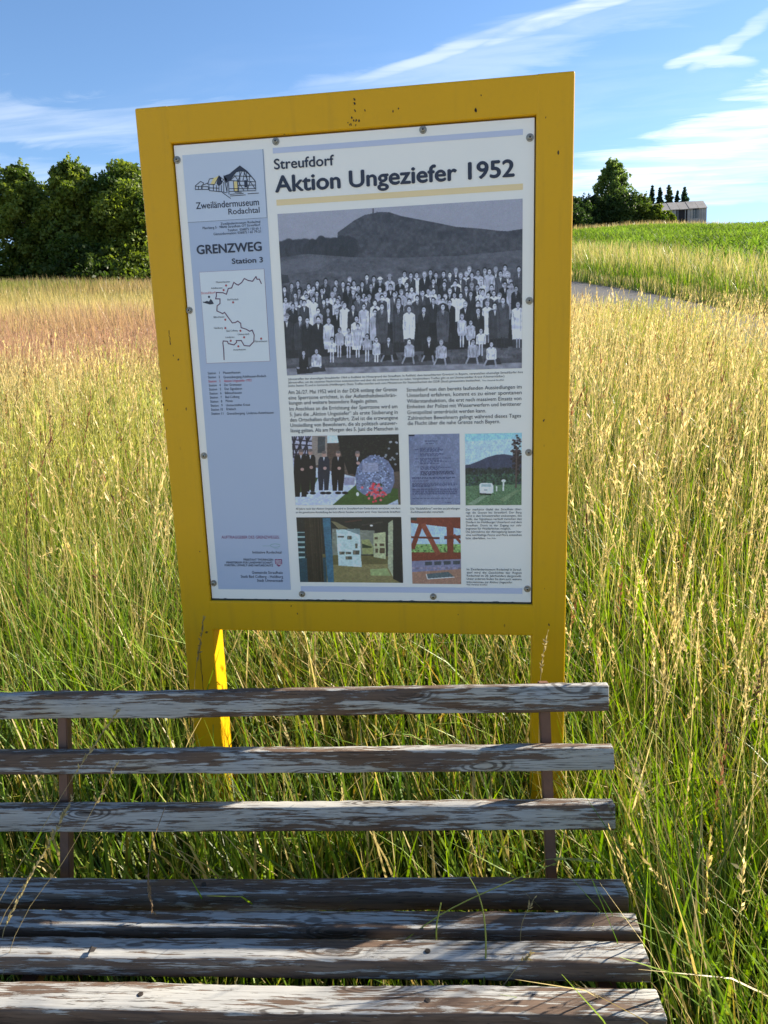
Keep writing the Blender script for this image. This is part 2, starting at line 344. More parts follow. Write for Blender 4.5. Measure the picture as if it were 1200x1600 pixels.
def stems(cards, n, hmean, seg, K, ssize, wid=0.0022, box=None, ring=None, pink=None, straw_bias=0.5, minlim=0.6, spread=0.30, thin=0.2):
    x, y, z, lim = sow(n, box, ring); k = lim > minlim; x, y, z, lim = x[k], y[k], z[k], lim[k]; N = len(x)
    L = np.minimum(hmean * (0.72 + 0.42 * rng.random(N)) * (0.85 + 0.3 * noise2(x, y, 0.7, 21)), lim * 1.05); th0 = np.abs(rng.normal(0, 0.10, N)); kap = np.abs(rng.normal(0.12, 0.28, N))
    wild = rng.random(N) < 0.07; th0 = np.where(wild, rng.uniform(0.4, 0.95, N), th0)
    phi = np.where(rng.random(N) < 0.5, rng.normal(0.4, 0.8, N), rng.uniform(0, 2 * np.pi, N)); psi = rng.uniform(0, np.pi, N)
    s_ = lerp(STRAW_A, STRAW_B, np.clip(rng.random(N) * 0.7 + straw_bias * 0.4, 0, 1)); gr = lerp(GREEN_B, STRAW_A, rng.random(N))
    c0 = gr * 0.9; col = s_
    gm = (noise2(x, y, 0.55, 25) * 0.6 + noise2(x, y, 2.3, 26) * 0.4)[:, None]; s_ = s_ * (0.72 + 0.45 * rng.random((N, 1))); s_ = np.where(gm > 0.62, s_ * [0.72, 0.86, 0.48], s_); col = s_
    kind = rng.random(N); col = np.where((kind < 0.08)[:, None], RUST[None], col)
    if pink is not None:
        pk = pink(x, y)[:, None]; col = col * (1 - pk) + (PINK[None] * (0.8 + 0.5 * rng.random((N, 1)))) * pk; c0 = c0 * (1 - pk * 0.6) + PINK[None] * pk * 0.6
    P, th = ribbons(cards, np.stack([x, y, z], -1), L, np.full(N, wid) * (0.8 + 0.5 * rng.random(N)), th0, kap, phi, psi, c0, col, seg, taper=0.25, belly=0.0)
    head = np.clip(rng.normal(0.17, 0.045, N), 0.08, 0.3); narrow = rng.random(N) < 0.55
    panicles(cards, P[narrow], th[narrow], phi[narrow], col[narrow] * 1.05, K, head[narrow], np.full(narrow.sum(), ssize), spread * 0.55, thin)
    w_ = ~narrow
    panicles(cards, P[w_], th[w_], phi[w_], col[w_], K, head[w_] * 1.15, np.full(w_.sum(), ssize * 1.15), spread * 1.5, thin)

def pink_zone(x, y):
    lat, d = to_field(x, y); r = np.hypot(lat, d); wv = 2.0 * noise2(x, y, 0.25, 31)
    return sstep(r + wv, 8, 10.5) * (1 - sstep(r + wv, 17, 24)) * (1 - sstep(lat / np.maximum(d, 1), -0.12, 0.2)) * 1.0 * (0.6 + 0.4 * noise2(x, y, 0.6, 33))

near = Cards()
n = 300; v_ = rng.uniform(0.0, 0.06, n); x = rng.uniform(1.23, 1.33, n) + 1.43 * v_; y = v_.copy(); z = ground_z(x, y)   # a taller tussock beside the bench
ribbons(near, np.stack([x, y, z], -1), 1.12 + 0.22 * rng.random(n), 0.010 * (0.6 + rng.random(n)), np.abs(rng.normal(0, 0.025, n)), np.abs(rng.normal(0.02, 0.07, n)), rng.uniform(0, 6.28, n), rng.uniform(0, 3.14, n), lerp(GREEN_A, GREEN_B, rng.random(n)), lerp(GREEN_B, STRAW_A, rng.random(n)), 5)
leaves(near, 40000, 0.0088, 0.62, 5, 0.15, tint=1.0, box=(-2.9, 3.1, -1.9, 2.3))
leaves(near, 36000, 0.0125, 0.40, 4, 0.03, tint=0.36, box=(-2.4, 2.6, -1.4, 1.6), bend=0.8)  # short understorey coloured dark: the shade between the stems, put into the blades
leaves(near, 5000, 0.0085, 0.55, 5, 0.10, box=(0.55, 1.6, -1.4, 0.6), bend=0.7)
leaves(near, 2600, 0.0050, 0.66, 6, 3.0, box=(-2.4, 2.6, -1.4, 1.6), bend=1.7, lean=0.35)
stems(near, 220, 0.92, 7, 64, 0.0090, box=(0.66, 1.7, -0.9, 0.5), thin=0.12, spread=0.36, straw_bias=1.8)
stems(near, 2900, 1.0, 7, 30, 0.012, box=(-2.9, 3.1, -1.6, 2.3), thin=0.13)
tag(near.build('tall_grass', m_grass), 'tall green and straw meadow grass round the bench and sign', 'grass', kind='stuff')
mid = Cards()
leaves(mid, 26000, 0.018, 0.45, 3, 0.05, ring=(3.2, 8.0, 0.72, 1), bend=0.6, tint=0.4)  # dark low blades again, their colour carrying the shade under the taller grass
leaves(mid, 58000, 0.010, 0.70, 4, 0.30, ring=(4.0, 10.0, 0.72, 1), bend=0.6)
stems(mid, 17000, 0.98, 4, 12, 0.030, wid=0.0042, ring=(3.9, 10.5, 0.72, 1), pink=pink_zone, straw_bias=1.0, minlim=0.25, spread=0.13, thin=0.062)
stems(mid, 2600, 1.18, 5, 18, 0.022, wid=0.0038, ring=(2.4, 7.0, 0.75, 1), straw_bias=1.6, minlim=0.9, spread=0.2, thin=0.11)
tag(mid.build('meadow_grass', m_grass), 'straw topped meadow grass between sign and upper field', 'grass', kind='stuff')
far = Cards()
x, y, z, lim = sow(105000, ring=(9.5, 62, 0.62)); N = len(x); lat, d = to_field(x, y); r = np.hypot(lat, d)
k = (r < 58); x, y, z, lim, r, lat, d = [q[k] for q in (x, y, z, lim, r, lat, d)]; N = len(x)
L = np.minimum(lim, 0.55 + 0.35 * rng.random(N)) * (0.8 + 0.4 * noise2(x, y, 0.4, 41)); wd = 0.006 * (r / 10) ** 0.85 * (0.7 + 0.8 * rng.random(N))
s_ = lerp(STRAW_A, STRAW_B, rng.random(N)); pk = pink_zone(x, y)[:, None]
gold = sstep(r, 22, 34)[:, None]; gz_ = (noise2(x, y, 0.13, 44) * 0.7 + rng.random(N) * 0.45)[:, None]
top = s_ * (1 - pk) + PINK[None] * (0.85 + 0.5 * rng.random((N, 1))) * pk
olive = np.array([0.20, 0.20, 0.055]); amber = np.array([0.35, 0.245, 0.115])
ft = np.where(gz_ > 0.62, olive[None] * (0.8 + 0.5 * rng.random((N, 1))), amber[None] * (0.75 + 0.6 * rng.random((N, 1)))); mauve = np.array([0.30, 0.19, 0.16])
ft = ft * (1 - sstep(r, 47, 51)[:, None] * 0.8) + mauve[None] * sstep(r, 47, 51)[:, None] * 0.8
top = top * (1 - gold) + ft * gold
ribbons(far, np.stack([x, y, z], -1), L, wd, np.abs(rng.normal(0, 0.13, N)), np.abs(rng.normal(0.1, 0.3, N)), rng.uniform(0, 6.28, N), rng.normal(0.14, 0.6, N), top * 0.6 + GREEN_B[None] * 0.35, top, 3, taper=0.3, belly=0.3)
tag(far.build('upland_grass', m_grass), 'pinkish and golden dry grass up the slope to the crest', 'grass', kind='stuff')

# verge beyond the lane and the maize
verge = Cards()
n = 26000; tt = rng.uniform(-40, 14, n); s_ = rng.uniform(0.1, 2.6, n); x = 2.59 + dirv[0] * tt + NR[0] * s_; y = 19.8 + dirv[1] * tt + NR[1] * s_; z = ground_z(x, y)
hh = np.clip(s_ * 0.9, 0.12, 0.85) * (0.7 + 0.5 * rng.random(n)); tall = (s_ > 0.7)[:, None]
gcol = lerp(GREEN_A, GREEN_B, rng.random(n)) * 1.1; scol = lerp(STRAW_A, STRAW_B, rng.random(n))
c1 = np.where(tall & (rng.random((n, 1)) < 0.75), scol, gcol)
ribbons(verge, np.stack([x, y, z], -1), hh, 0.012 * (0.6 + rng.random(n)), np.abs(rng.normal(0, 0.14, n)), np.abs(rng.normal(0.2, 0.3, n)), rng.uniform(0, 6.28, n), rng.normal(0.3, 0.7, n), gcol, c1, 3, taper=0.35)
tag(verge.build('verge_grass', m_grass), 'straw tipped verge grass between the lane and the maize', 'grass', kind='stuff')
crestg = Cards(); n = 9000
lat = rng.uniform(8, 44, n); d = rng.uniform(63, 68, n); x, y = field(lat, d); k = path_s(x, y) > 3; x, y = x[k], y[k]; n = len(x); z = ground_z(x, y)
ribbons(crestg, np.stack([x, y, z], -1), 0.35 + 0.5 * rng.random(n), 0.03 * (0.6 + rng.random(n)), np.abs(rng.normal(0, 0.14, n)), np.abs(rng.normal(0.2, 0.3, n)), rng.uniform(0, 6.28, n), rng.normal(0.3, 0.7, n),
        lerp(GREEN_B, STRAW_A, rng.random(n)), lerp(amber, STRAW_B * 0.8, rng.random(n)), 2, taper=0.35)
tag(crestg.build('crest_grass', m_grass), 'dry brownish grass along the top edge of the maize field', 'grass', kind='stuff')

corn = Cards()
rows = []
for s0 in np.arange(3.0, 52, 0.72):
    tt = np.arange(-66, 12, 0.26); tt = tt + rng.normal(0, 0.05, len(tt)); ss = s0 + rng.normal(0, 0.04, len(tt)); rows.append(np.stack([2.59 + dirv[0] * tt + NR[0] * ss, 19.8 + dirv[1] * tt + NR[1] * ss], -1))
q = np.vstack(rows); lat, d = to_field(q[:, 0], q[:, 1]); k = (d > 4) & (lat / d < 0.72) & (lat / d > 0.0) & (np.hypot(lat, d) < 68) & (d > 5); q = q[k]; x, y = q[:, 0], q[:, 1]; z = ground_z(x, y); n = len(x)
size = (0.85 + 0.3 * rng.random(n)) * (0.85 + 0.3 * noise2(x, y, 0.2, 61)); ca, cb = np.array([0.095, 0.175, 0.022]), np.array([0.19, 0.265, 0.05])
for lf in range(6):
    az = rng.uniform(0, 6.28, n) if lf == 0 else az + np.pi + rng.normal(0, 0.4, n); cc = lerp(ca, cb, rng.random(n)) * (0.62 + 0.7 * noise2(x, y, 0.35, 63))[:, None]
    bz_ = z + 0.06 * lf * size; Ln = (0.42 + 0.1 * math.sin(lf)) * size
    ribbons(corn, np.stack([x, y, bz_], -1), Ln, 0.055 * size, np.full(n, 0.25) + rng.random(n) * 0.25, 1.0 + 0.7 * rng.random(n), az, az + np.pi / 2, cc, cc * 1.1, 3, taper=0.45, belly=0.3)
m_corn = m_grass.copy(); m_corn.name = 'maize_leaf'
for n_ in m_corn.node_tree.nodes:
    if n_.type == 'BSDF_PRINCIPLED': n_.inputs['Specular IOR Level'].default_value = 0.08; n_.inputs['Roughness'].default_value = 0.7
tag(corn.build('maize_crop', m_corn), 'bright green young maize covering the slope beyond the lane', 'maize', kind='stuff')

# ------------------------------------------------------------------ trees
m_bark = simple('bark', (0.085, 0.07, 0.055), 0.9, var=0.4, scale=12, bump=0.6)
m_leafb, t, b, out = mat_nodes('tree_leaves')
at = t.n('ShaderNodeAttribute', attribute_name='col'); t.l(at.outputs['Color'], b.inputs['Base Color']); b.inputs['Roughness'].default_value = 0.5; b.inputs['Specular IOR Level'].default_value = 0.25
tr = t.n('ShaderNodeBsdfTranslucent'); hs = t.n('ShaderNodeHueSaturation', i_Saturation=1.15, i_Value=1.5); t.l(at.outputs['Color'], hs.inputs['Color']); t.l(hs.outputs[0], tr.inputs[0])
ms = t.n('ShaderNodeMixShader', i_0=0.42); t.l(b.outputs[0], ms.inputs[1]); t.l(tr.outputs[0], ms.inputs[2]); t.l(ms.outputs[0], out.inputs[0])

def leaf_cards(P, size, col, rg):
    n = len(P); a = rg.normal(0, 1, (n, 3)); a /= np.linalg.norm(a, axis=1, keepdims=True); b_ = np.cross(a, rg.normal(0, 1, (n, 3))); b_ /= np.linalg.norm(b_, axis=1, keepdims=True)
    s = (size * (0.6 + 0.8 * rg.random(n)))[:, None]
    V = np.stack([P - a * s * 0.6, P + b_ * s * 0.34, P + a * s * 0.6, P - b_ * s * 0.34], 1)
    return V, np.arange(n * 4).reshape(-1, 4), np.repeat(col[:, None], 4, 1)

def tree(name, label, cat, x, y, H, W, seed, group=None, ca=(0.05, 0.088, 0.018), cb=(0.18, 0.225, 0.04), nblob=46, per=420, leaf=0.30, low=0.08, shape=1.0, depth=None, rmul=1.0, wisps=0, sink=0.15):
    rg = np.random.default_rng(seed); z0 = float(ground_z(x, y)) - sink; root = empty(name, (x, y, z0)); tag(root, label, cat, group)
    dW = depth or W; bm = bmesh.new()
    top = Vector((rg.normal(0, W * 0.03), rg.normal(0, W * 0.03), H * 0.82)); tp = [(0, 0, -0.1), tuple(top * 0.3 + Vector((0.1, 0, 0))), tuple(top * 0.6), tuple(top)]
    bm_tube(bm, tp, [H * 0.028, H * 0.022, H * 0.014, H * 0.005], 8)
    blobs = []
    for k in range(nblob):
        u = (k + rg.random()) / nblob; zc = H * (low + (0.93 - low) * u)
        prof = math.sin(math.pi * min(1, max(0.0, (0.16 + 0.84 * u) ** shape))) ** 0.55
        a = k * 2.4 + rg.random(); rad = math.sqrt(rg.random()) * 0.42
        cx, cy = math.cos(a) * rad * W * prof, math.sin(a) * rad * dW * prof; br = W * (0.10 + 0.11 * rg.random()) * (0.55 + 0.45 * prof) * rmul
        blobs.append((cx, cy, min(zc, H - br * 0.7), br))
        if k % 2 == 0 and rad > 0.15:
            s0 = Vector(tp[1]).lerp(top, max(0, min(1, u - 0.15))); e0 = Vector((cx, cy, zc)); bm_tube(bm, [s0, s0.lerp(e0, 0.5) + Vector((0, 0, H * 0.01)), e0], [H * 0.009, H * 0.006, H * 0.002], 5)
    link('trunk', bm_mesh('trunk', bm, m_bark, True), root)
    Ps, Cs = [], []; ca, cb = np.array(ca), np.array(cb)
    for cx, cy, cz, br in blobs:
        n = int(per * (0.6 + 0.8 * rg.random())); D = rg.normal(0, 1, (n, 3)); D /= np.linalg.norm(D, axis=1, keepdims=True)
        rad = br * (0.55 + 0.55 * rg.random(n) ** 0.6) * (1 + 0.22 * np.sin(D[:, 0] * 5 + cx) * np.sin(D[:, 2] * 6 + cy)); Ps.append(np.array([cx, cy, cz]) + D * rad[:, None] * np.array([1, 1, 0.82]))
        tone = rg.random(); Cs.append(ca * (1 - tone) + cb * tone + np.zeros((n, 1)) + (rg.random((n, 1)) - 0.5) * 0.4 * ca)
    for k in range(wisps):                      # loose sprays that break up the outline
        cx, cy, cz, br = blobs[rg.integers(len(blobs))]; D = rg.normal(0, 1, 3); D[2] = abs(D[2]) + 0.3; D /= np.linalg.norm(D); n = 26; u = rg.random(n)
        Ps.append(np.array([cx, cy, cz]) + D * (br * (0.9 + 0.75 * u))[:, None] + rg.normal(0, leaf * 0.5, (n, 3))); Cs.append(cb * 1.0 + np.zeros((n, 1)) * ca)
    P = np.vstack(Ps); C = np.clip(np.vstack(Cs), 0.004, 1); V_, F_, C_ = leaf_cards(P, leaf, C, rg)
    link('crown', raw_mesh('crown', V_.reshape(-1, 3), F_, m_leafb, C_.reshape(-1, 3)), root); return root

LG = 'broad trees along the top of the meadow'
trees = [  # lateral, distance, height, width
 ('dark_tree', 'tall dense tree at the left edge of the photo on the meadow crest', -34.2, 57, 9.3, 9.5, 1),
 ('dark_tree', 'narrow tree with sunlit yellow green top, second from the left on the meadow crest', -25.4, 57, 9.5, 5.3, 2),
 ('dark_tree', 'dense dark tree, third from the left on the crest, close to the tallest one', -21.8, 57.5, 9.9, 6.0, 3),
 ('dark_tree', 'tallest dark tree of the crest row, next to the yellow frame', -18.0, 58, 9.6, 7.2, 4),
]
for nm, lb, la, d_, H, W, sd in trees:
    x, y = field(la, d_); tree(nm, lb, 'tree', x, y, H, W, sd, LG, nblob=64, per=760, leaf=0.21, low=0.03, shape=0.85, wisps=50, rmul=1.08)
for lb, la, d_, H, W, sd in [('low dark bush under the trees at the far left', -33.0, 55.5, 3.2, 5.0, 21), ('small low dark bush under the notch between the first two crest trees', -28.8, 56, 1.9, 2.2, 22), ('low dark bush at the foot of the tree beside the yellow frame', -20.5, 55.5, 3.6, 6.0, 23)]:
    x, y = field(la, d_); tree('bush', lb, 'bush', x, y, H, W, sd, 'bushes under the crest trees', nblob=26, per=260, leaf=0.26, low=0.02, shape=0.7, ca=(0.025, 0.05, 0.012), cb=(0.06, 0.09, 0.018), wisps=20, rmul=1.2)
# right-hand clump
x, y = field(21.5, 71); tree('ash_tree', 'tall airy pale green tree rising above the dark bushes near the shack', 'tree', x, y, 6.8, 3.7, 31, None, ca=(0.06, 0.11, 0.026), cb=(0.15, 0.21, 0.05), nblob=66, per=230, leaf=0.17, low=0.22, shape=0.8, wisps=90, rmul=0.72)
for lb, la, d_, H, W, sd, ca_, cb_ in [
    ('dark green bush right beside the yellow frame on the field edge', 17.2, 68, 3.3, 4.6, 32, (0.022, 0.045, 0.014), (0.05, 0.085, 0.02)),
    ('dark green bush left of the tall airy tree', 19.4, 69, 3.3, 4.0, 33, (0.022, 0.045, 0.014), (0.055, 0.085, 0.02)),
    ('large dark bush below the tall airy tree', 22.0, 69, 3.5, 4.6, 34, (0.028, 0.055, 0.014), (0.065, 0.10, 0.024)),
    ('mid green bush with ragged top between the airy tree and the shack', 23.5, 69.0, 3.1, 3.2, 35, (0.04, 0.075, 0.014), (0.09, 0.125, 0.026)),
    ('yellow green bush covering the left end of the shack', 24.7, 68.5, 2.3, 2.2, 36, (0.07, 0.11, 0.014), (0.14, 0.18, 0.03)),
    ('small yellow green shrub in front of the shack wall', 25.7, 68.5, 1.8, 1.6, 37, (0.07, 0.11, 0.014), (0.14, 0.18, 0.03))]:
    x, y = field(la, d_); tree('bush', lb, 'bush', x, y, H, W, sd, 'bushes between the maize and the shack', nblob=34, per=420, leaf=0.15, low=0.03, shape=0.75, ca=ca_, cb=cb_, wisps=40, rmul=1.05)
x, y = field(35.0, 68.5); tree('bush', 'small dark bush on the skyline at the right edge of the photo', 'bush', x, y, 1.5, 1.6, 38, None, nblob=18, per=200, leaf=0.15, low=0.05, shape=0.8, ca=(0.03, 0.05, 0.02), cb=(0.05, 0.08, 0.03))

def spruce(label, x, y, H, W, seed, ragged=0.0, ca=(0.018, 0.042, 0.024), cb=(0.04, 0.075, 0.038)):
    rg = np.random.default_rng(seed); z0 = float(ground_z(x, y)) - 0.2; root = empty('spruce_tree', (x, y, z0)); tag(root, label, 'tree', 'spruces behind the shack')
    bm = bmesh.new(); bm_tube(bm, [(0, 0, 0), (0, 0, H * 0.6), (0, 0, H)], [H * 0.02, H * 0.01, H * 0.002], 6); link('trunk', bm_mesh('trunk', bm, m_bark), root)
    Ps, Cs = [], []; z = H * 0.06; ca, cb = np.array(ca), np.array(cb)
    while z < H * 0.985:
        rr_ = W * 0.80 * (1 - z / H)
        for k in range(6):
            a = rg.random() * 6.28; ln = 0.03 + rr_ * (0.45 + 0.6 * rg.random()) * (1 + ragged * rg.normal()); ln = max(0.02, ln); n = int(30 + 190 * ln); u = rg.random(n) ** 0.8
            Ps.append(np.stack([np.cos(a) * ln * u, np.sin(a) * ln * u, z - 0.22 * ln * u + 0.10 * ln * u ** 3], -1) + rg.normal(0, 0.025 + 0.07 * ln, (n, 3)) * [1, 1, 1.0]); Cs.append(ca + (cb - ca) * rg.random((n, 1)))
        z += H * 0.026
    V_, F_, C_ = leaf_cards(np.vstack(Ps), 0.15, np.vstack(Cs), rg); link('crown', raw_mesh('crown', V_.reshape(-1, 3), F_, m_leafb, C_.reshape(-1, 3)), root)
for lb, la, H, W, sd, rg_, cc in [
    ('leftmost slim dark spruce behind the shack roof', 31.9, 8.1, 2.7, 51, 0.1, None), ('second slim dark spruce from the left behind the roof', 32.8, 7.9, 2.6, 52, 0.1, None),
    ('ragged lighter green spruce in the middle of the row', 33.8, 8.2, 3.0, 53, 0.5, ((0.05, 0.08, 0.03), (0.09, 0.12, 0.045))), ('thin dark spruce tucked between two fuller ones', 34.8, 7.6, 2.0, 54, 0.2, None),
    ('widest dark green spruce at the right end of the row', 35.6, 8.0, 3.2, 55, 0.25, ((0.02, 0.055, 0.026), (0.045, 0.09, 0.04)))]:
    x, y = field(la, 90); spruce(lb, x, y, H, W, sd, rg_, *(cc or ()))

# ------------------------------------------------------------------ the grey shack on the crest
m_shack = simple('weathered_boards', (0.30, 0.305, 0.31), 0.85, var=0.4, scale=3)
m_roof = simple('roof_sheet', (0.40, 0.36, 0.32), 0.75, var=0.45, scale=1.6); m_dark = simple('dark_opening', (0.015, 0.016, 0.02), 0.9)
sx, sy = field(27.6, 71.5); SH = empty('shack', (sx, sy, float(ground_z(sx, sy)) + 0.05), (R(0.5), R(-2.2), R(9)))
tag(SH, 'long low grey shack with segmented metal roof on the crest', 'shack')
LN, WD, WH, RH_ = 7.6, 2.5, 1.75, 0.72     # local: x along, y away, origin in the middle of the near long wall
x0, x1 = -LN * 0.62, LN * 0.38
def shack_box(name, lo, hi, m, parent=SH, bev=0.0):
    bm = bmesh.new(); bm_box(bm, lo, hi, bev, 1); return link(name, bm_mesh(name, bm, m), parent)
dx0, dx1 = 0.24, 0.90
xs = np.linspace(x0, x1, 31)
for a, b_ in zip(xs[:-1], xs[1:]):
    if b_ > dx0 + 0.02 and a < dx1 - 0.02: continue
    lo_ = 0.35
    if a > 1.45 and b_ < 2.35:
        shack_box('wall_board', (a + 0.012, 0, lo_), (b_ - 0.012, 0.04, lo_ + 0.92), m_shack); continue
    shack_box('wall_board', (a + 0.012, rng.uniform(-0.012, 0.012), lo_), (b_ - 0.012, 0.04, WH + 0.35), m_shack)
shack_box('inner_wall', (x0 + 0.05, 0.05, 0.36), (x1 - 0.05, 0.09, WH + 0.34), m_dark)
for sx_ in (x1, x0):
    bm = bmesh.new(); pr = [(0, 0.35), (WD, 0.35), (WD, WH + 0.35), (WD * 0.66, WH + 0.35 + RH_), (WD * 0.34, WH + 0.35 + RH_), (0, WH + 0.35)]
    fr_ = [bm.verts.new((sx_, p[0], p[1])) for p in pr]; bk = [bm.verts.new((sx_ - (0.06 if sx_ > 0 else -0.06), p[0], p[1])) for p in pr]
    bm.faces.new(fr_); bm.faces.new(bk[::-1])
    for k in range(6): bm.faces.new((fr_[k], bk[k], bk[(k + 1) % 6], fr_[(k + 1) % 6]))
    link('end_wall', bm_mesh('end_wall', bm, m_shack), SH)
shack_box('rear_wall', (x0, WD - 0.05, 0.35), (x1, WD, WH + 0.35), m_shack); shack_box('floor_beam', (x0, 0.1, 0.12), (x1 - 0.1, 0.3, 0.33), m_dark)
dr = shack_box('doorway', (dx0 + 0.03, 0.012, 0.37), (dx1 - 0.03, 0.045, WH + 0.2), m_dark); shack_box('door_frame', (dx0 - 0.04, -0.03, 0.33), (dx0 + 0.02, 0.01, WH + 0.3), m_shack, dr); shack_box('door_frame', (dx1 - 0.02, -0.03, 0.33), (dx1 + 0.04, 0.01, WH + 0.3), m_shack, dr)
wn = shack_box('window', (1.46, 0.012, 1.25), (2.28, 0.045, WH + 0.25), simple('dusty_glass', (0.07, 0.08, 0.09), 0.2))
for q in (1.44, 1.72, 1.98, 2.25): shack_box('muntin', (q, -0.02, 1.24), (q + 0.04, 0.01, WH + 0.26), m_shack, wn)
rs = np.linspace(x0 - 0.05, x1 + 0.05, 10)
for a, b_ in zip(rs[:-1], rs[1:]):
    bm = bmesh.new(); pr = [(-0.10, WH + 0.33), (WD * 0.34, WH + 0.37 + RH_), (WD * 0.66, WH + 0.37 + RH_), (WD + 0.1, WH + 0.33)]; dz = rng.uniform(-0.01, 0.02)
    T_ = [[bm.verts.new((xx, p[0], p[1] + dz + tk)) for p in pr] for xx in (a + 0.02, b_ - 0.02) for tk in (0.0, 0.04)]
    for k in range(3): bm.faces.new((T_[1][k], T_[1][k + 1], T_[3][k + 1], T_[3][k])); bm.faces.new((T_[0][k], T_[2][k], T_[2][k + 1], T_[0][k + 1])); bm.faces.new((T_[0][k], T_[0][k + 1], T_[1][k + 1], T_[1][k])); bm.faces.new((T_[2][k], T_[3][k], T_[3][k + 1], T_[2][k + 1]))
    bm.faces.new((T_[0][0], T_[1][0], T_[3][0], T_[2][0])); bm.faces.new((T_[0][3], T_[2][3], T_[3][3], T_[1][3])); link('roof_sheet', bm_mesh('roof_sheet', bm, m_roof), SH)

# ------------------------------------------------------------------ the information sign
m_yel, t, b, _ = mat_nodes('yellow_paint')
c = t.n('ShaderNodeTexCoord'); n1 = t.n('ShaderNodeTexNoise', i_Scale=3.0, i_Detail=6.0); n2 = t.n('ShaderNodeTexNoise', i_Scale=55.0, i_Detail=4.0, i_Roughness=0.7); vo = t.n('ShaderNodeTexVoronoi', i_Scale=42.0)
mpn = t.n('ShaderNodeMapping'); t.l(c.outputs['Object'], mpn.inputs[0]); mpn.inputs['Scale'].default_value = (1, 1, 0.45)
for n_ in (n1, n2): t.l(c.outputs['Object'], n_.inputs['Vector'])
t.l(mpn.outputs[0], vo.inputs['Vector'])
g = t.mix(n1.outputs['Fac'], (0.62, 0.335, 0.002), (0.68, 0.375, 0.003)); g = t.mix(t.math('MULTIPLY', t.smooth(n2.outputs['Fac'], 0.5, 0.8), 0.12), g, (0.30, 0.20, 0.05))
dr_ = t.n('ShaderNodeTexNoise', i_Scale=1.0, i_Detail=6.0, i_Roughness=0.6); mpd = t.n('ShaderNodeMapping'); mpd.inputs['Scale'].default_value = (34, 34, 2.2); t.l(c.outputs['Object'], mpd.inputs[0]); t.l(mpd.outputs[0], dr_.inputs['Vector']); g = t.mix(t.math('MULTIPLY', t.smooth(dr_.outputs['Fac'], 0.5, 0.78), 0.22), g, (0.27, 0.17, 0.03))
rustm = t.math('MULTIPLY', t.math('LESS_THAN', vo.outputs['Distance'], 0.085), t.smooth(n1.outputs['Fac'], 0.56, 0.62))
g = t.mix(rustm, g, (0.05, 0.025, 0.012)); t.l(g, b.inputs['Base Color'])
b.inputs['Roughness'].default_value = 0.42; b.inputs['Specular IOR Level'].default_value = 0.28; bp = t.n('ShaderNodeBump', i_Strength=0.08, i_Distance=0.002); t.l(n2.outputs['Fac'], bp.inputs['Height']); t.l(bp.outputs[0], b.inputs['Normal'])
m_white, t, b, _ = mat_nodes('printed_white')
c = t.n('ShaderNodeTexCoord'); n1 = t.n('ShaderNodeTexNoise', i_Scale=2.2, i_Detail=8.0, i_Roughness=0.65); t.l(c.outputs['Object'], n1.inputs['Vector'])
t.l(t.mix(n1.outputs['Fac'], (0.80, 0.80, 0.77), (0.86, 0.86, 0.835)), b.inputs['Base Color']); b.inputs['Roughness'].default_value = 0.35
m_ink = simple('dark_ink', (0.018, 0.024, 0.05), 0.4, var=0.05); m_red = simple('red_ink', (0.50, 0.05, 0.09), 0.4, var=0.05); m_plum = simple('plum_ink', (0.24, 0.05, 0.16), 0.4, var=0.05)
m_side = simple('blue_grey_print', (0.41, 0.495, 0.665), 0.36, var=0.03, scale=3); m_card = simple('pale_blue_sticker', (0.52, 0.60, 0.74), 0.36, var=0.02, scale=3)
m_bar = simple('pale_blue_bar', (0.50, 0.56, 0.74), 0.36, var=0.02); m_gold = simple('pale_gold_bar', (0.80, 0.64, 0.36), 0.36, var=0.02); m_mapw = simple('map_paper', (0.66, 0.73, 0.80), 0.36, var=0.02)
m_dot = simple('red_dot', (0.36, 0.06, 0.08), 0.4, var=0.05); m_ylw = simple('logo_yellow', (0.74, 0.62, 0.26), 0.4, var=0.03); m_green = simple('logo_green', (0.22, 0.42, 0.40), 0.4, var=0.05)
m_steel = simple('dull_steel', (0.30, 0.29, 0.26), 0.42, 0.85, 0.35, 200, 0.3); m_rust = simple('rusty_dark', (0.03, 0.022, 0.018), 0.8, 0.2, 0.4, 300)
PW, PH, PB, FR, FD = 0.84, 1.124, 0.83, 0.0815, 0.072        # panel width, height, bottom, frame face, frame depth
SG = empty('information_sign', (0, 0, 0)); tag(SG, 'yellow framed information board on two square posts behind the bench', 'sign')
def tube(name, lo, hi, axis, capped=()):
    bm = bmesh.new(); bm_box(bm, lo, hi); es = []
    for e in bm.edges:
        d_ = (e.verts[0].co - e.verts[1].co); along = abs(d_[axis]) > 1e-6
        if along or any(all(abs(v_.co[ax] - val) < 1e-6 for v_ in e.verts) for ax, val in capped): es.append(e)
    bmesh.ops.bevel(bm, geom=es, offset=0.005, segments=3, affect='EDGES', profile=0.6); return link(name, bm_mesh(name, bm, m_yel), SG)
hw = PW / 2; zt, zb = PB + PH, PB
for sg_ in (-1, 1): tube('post', (min(sg_ * hw, sg_ * (hw + FR)), 0, -0.35), (max(sg_ * hw, sg_ * (hw + FR)), FD, zt + FR), 2, ((2, zt + FR),))
tube('top_rail', (-hw - 0.005, 0.0004, zt), (hw + 0.005, FD - 0.0004, zt + FR - 0.0004), 0); tube('bottom_rail', (-hw - 0.005, 0.0004, zb - FR), (hw + 0.005, FD - 0.0004, zb), 0)
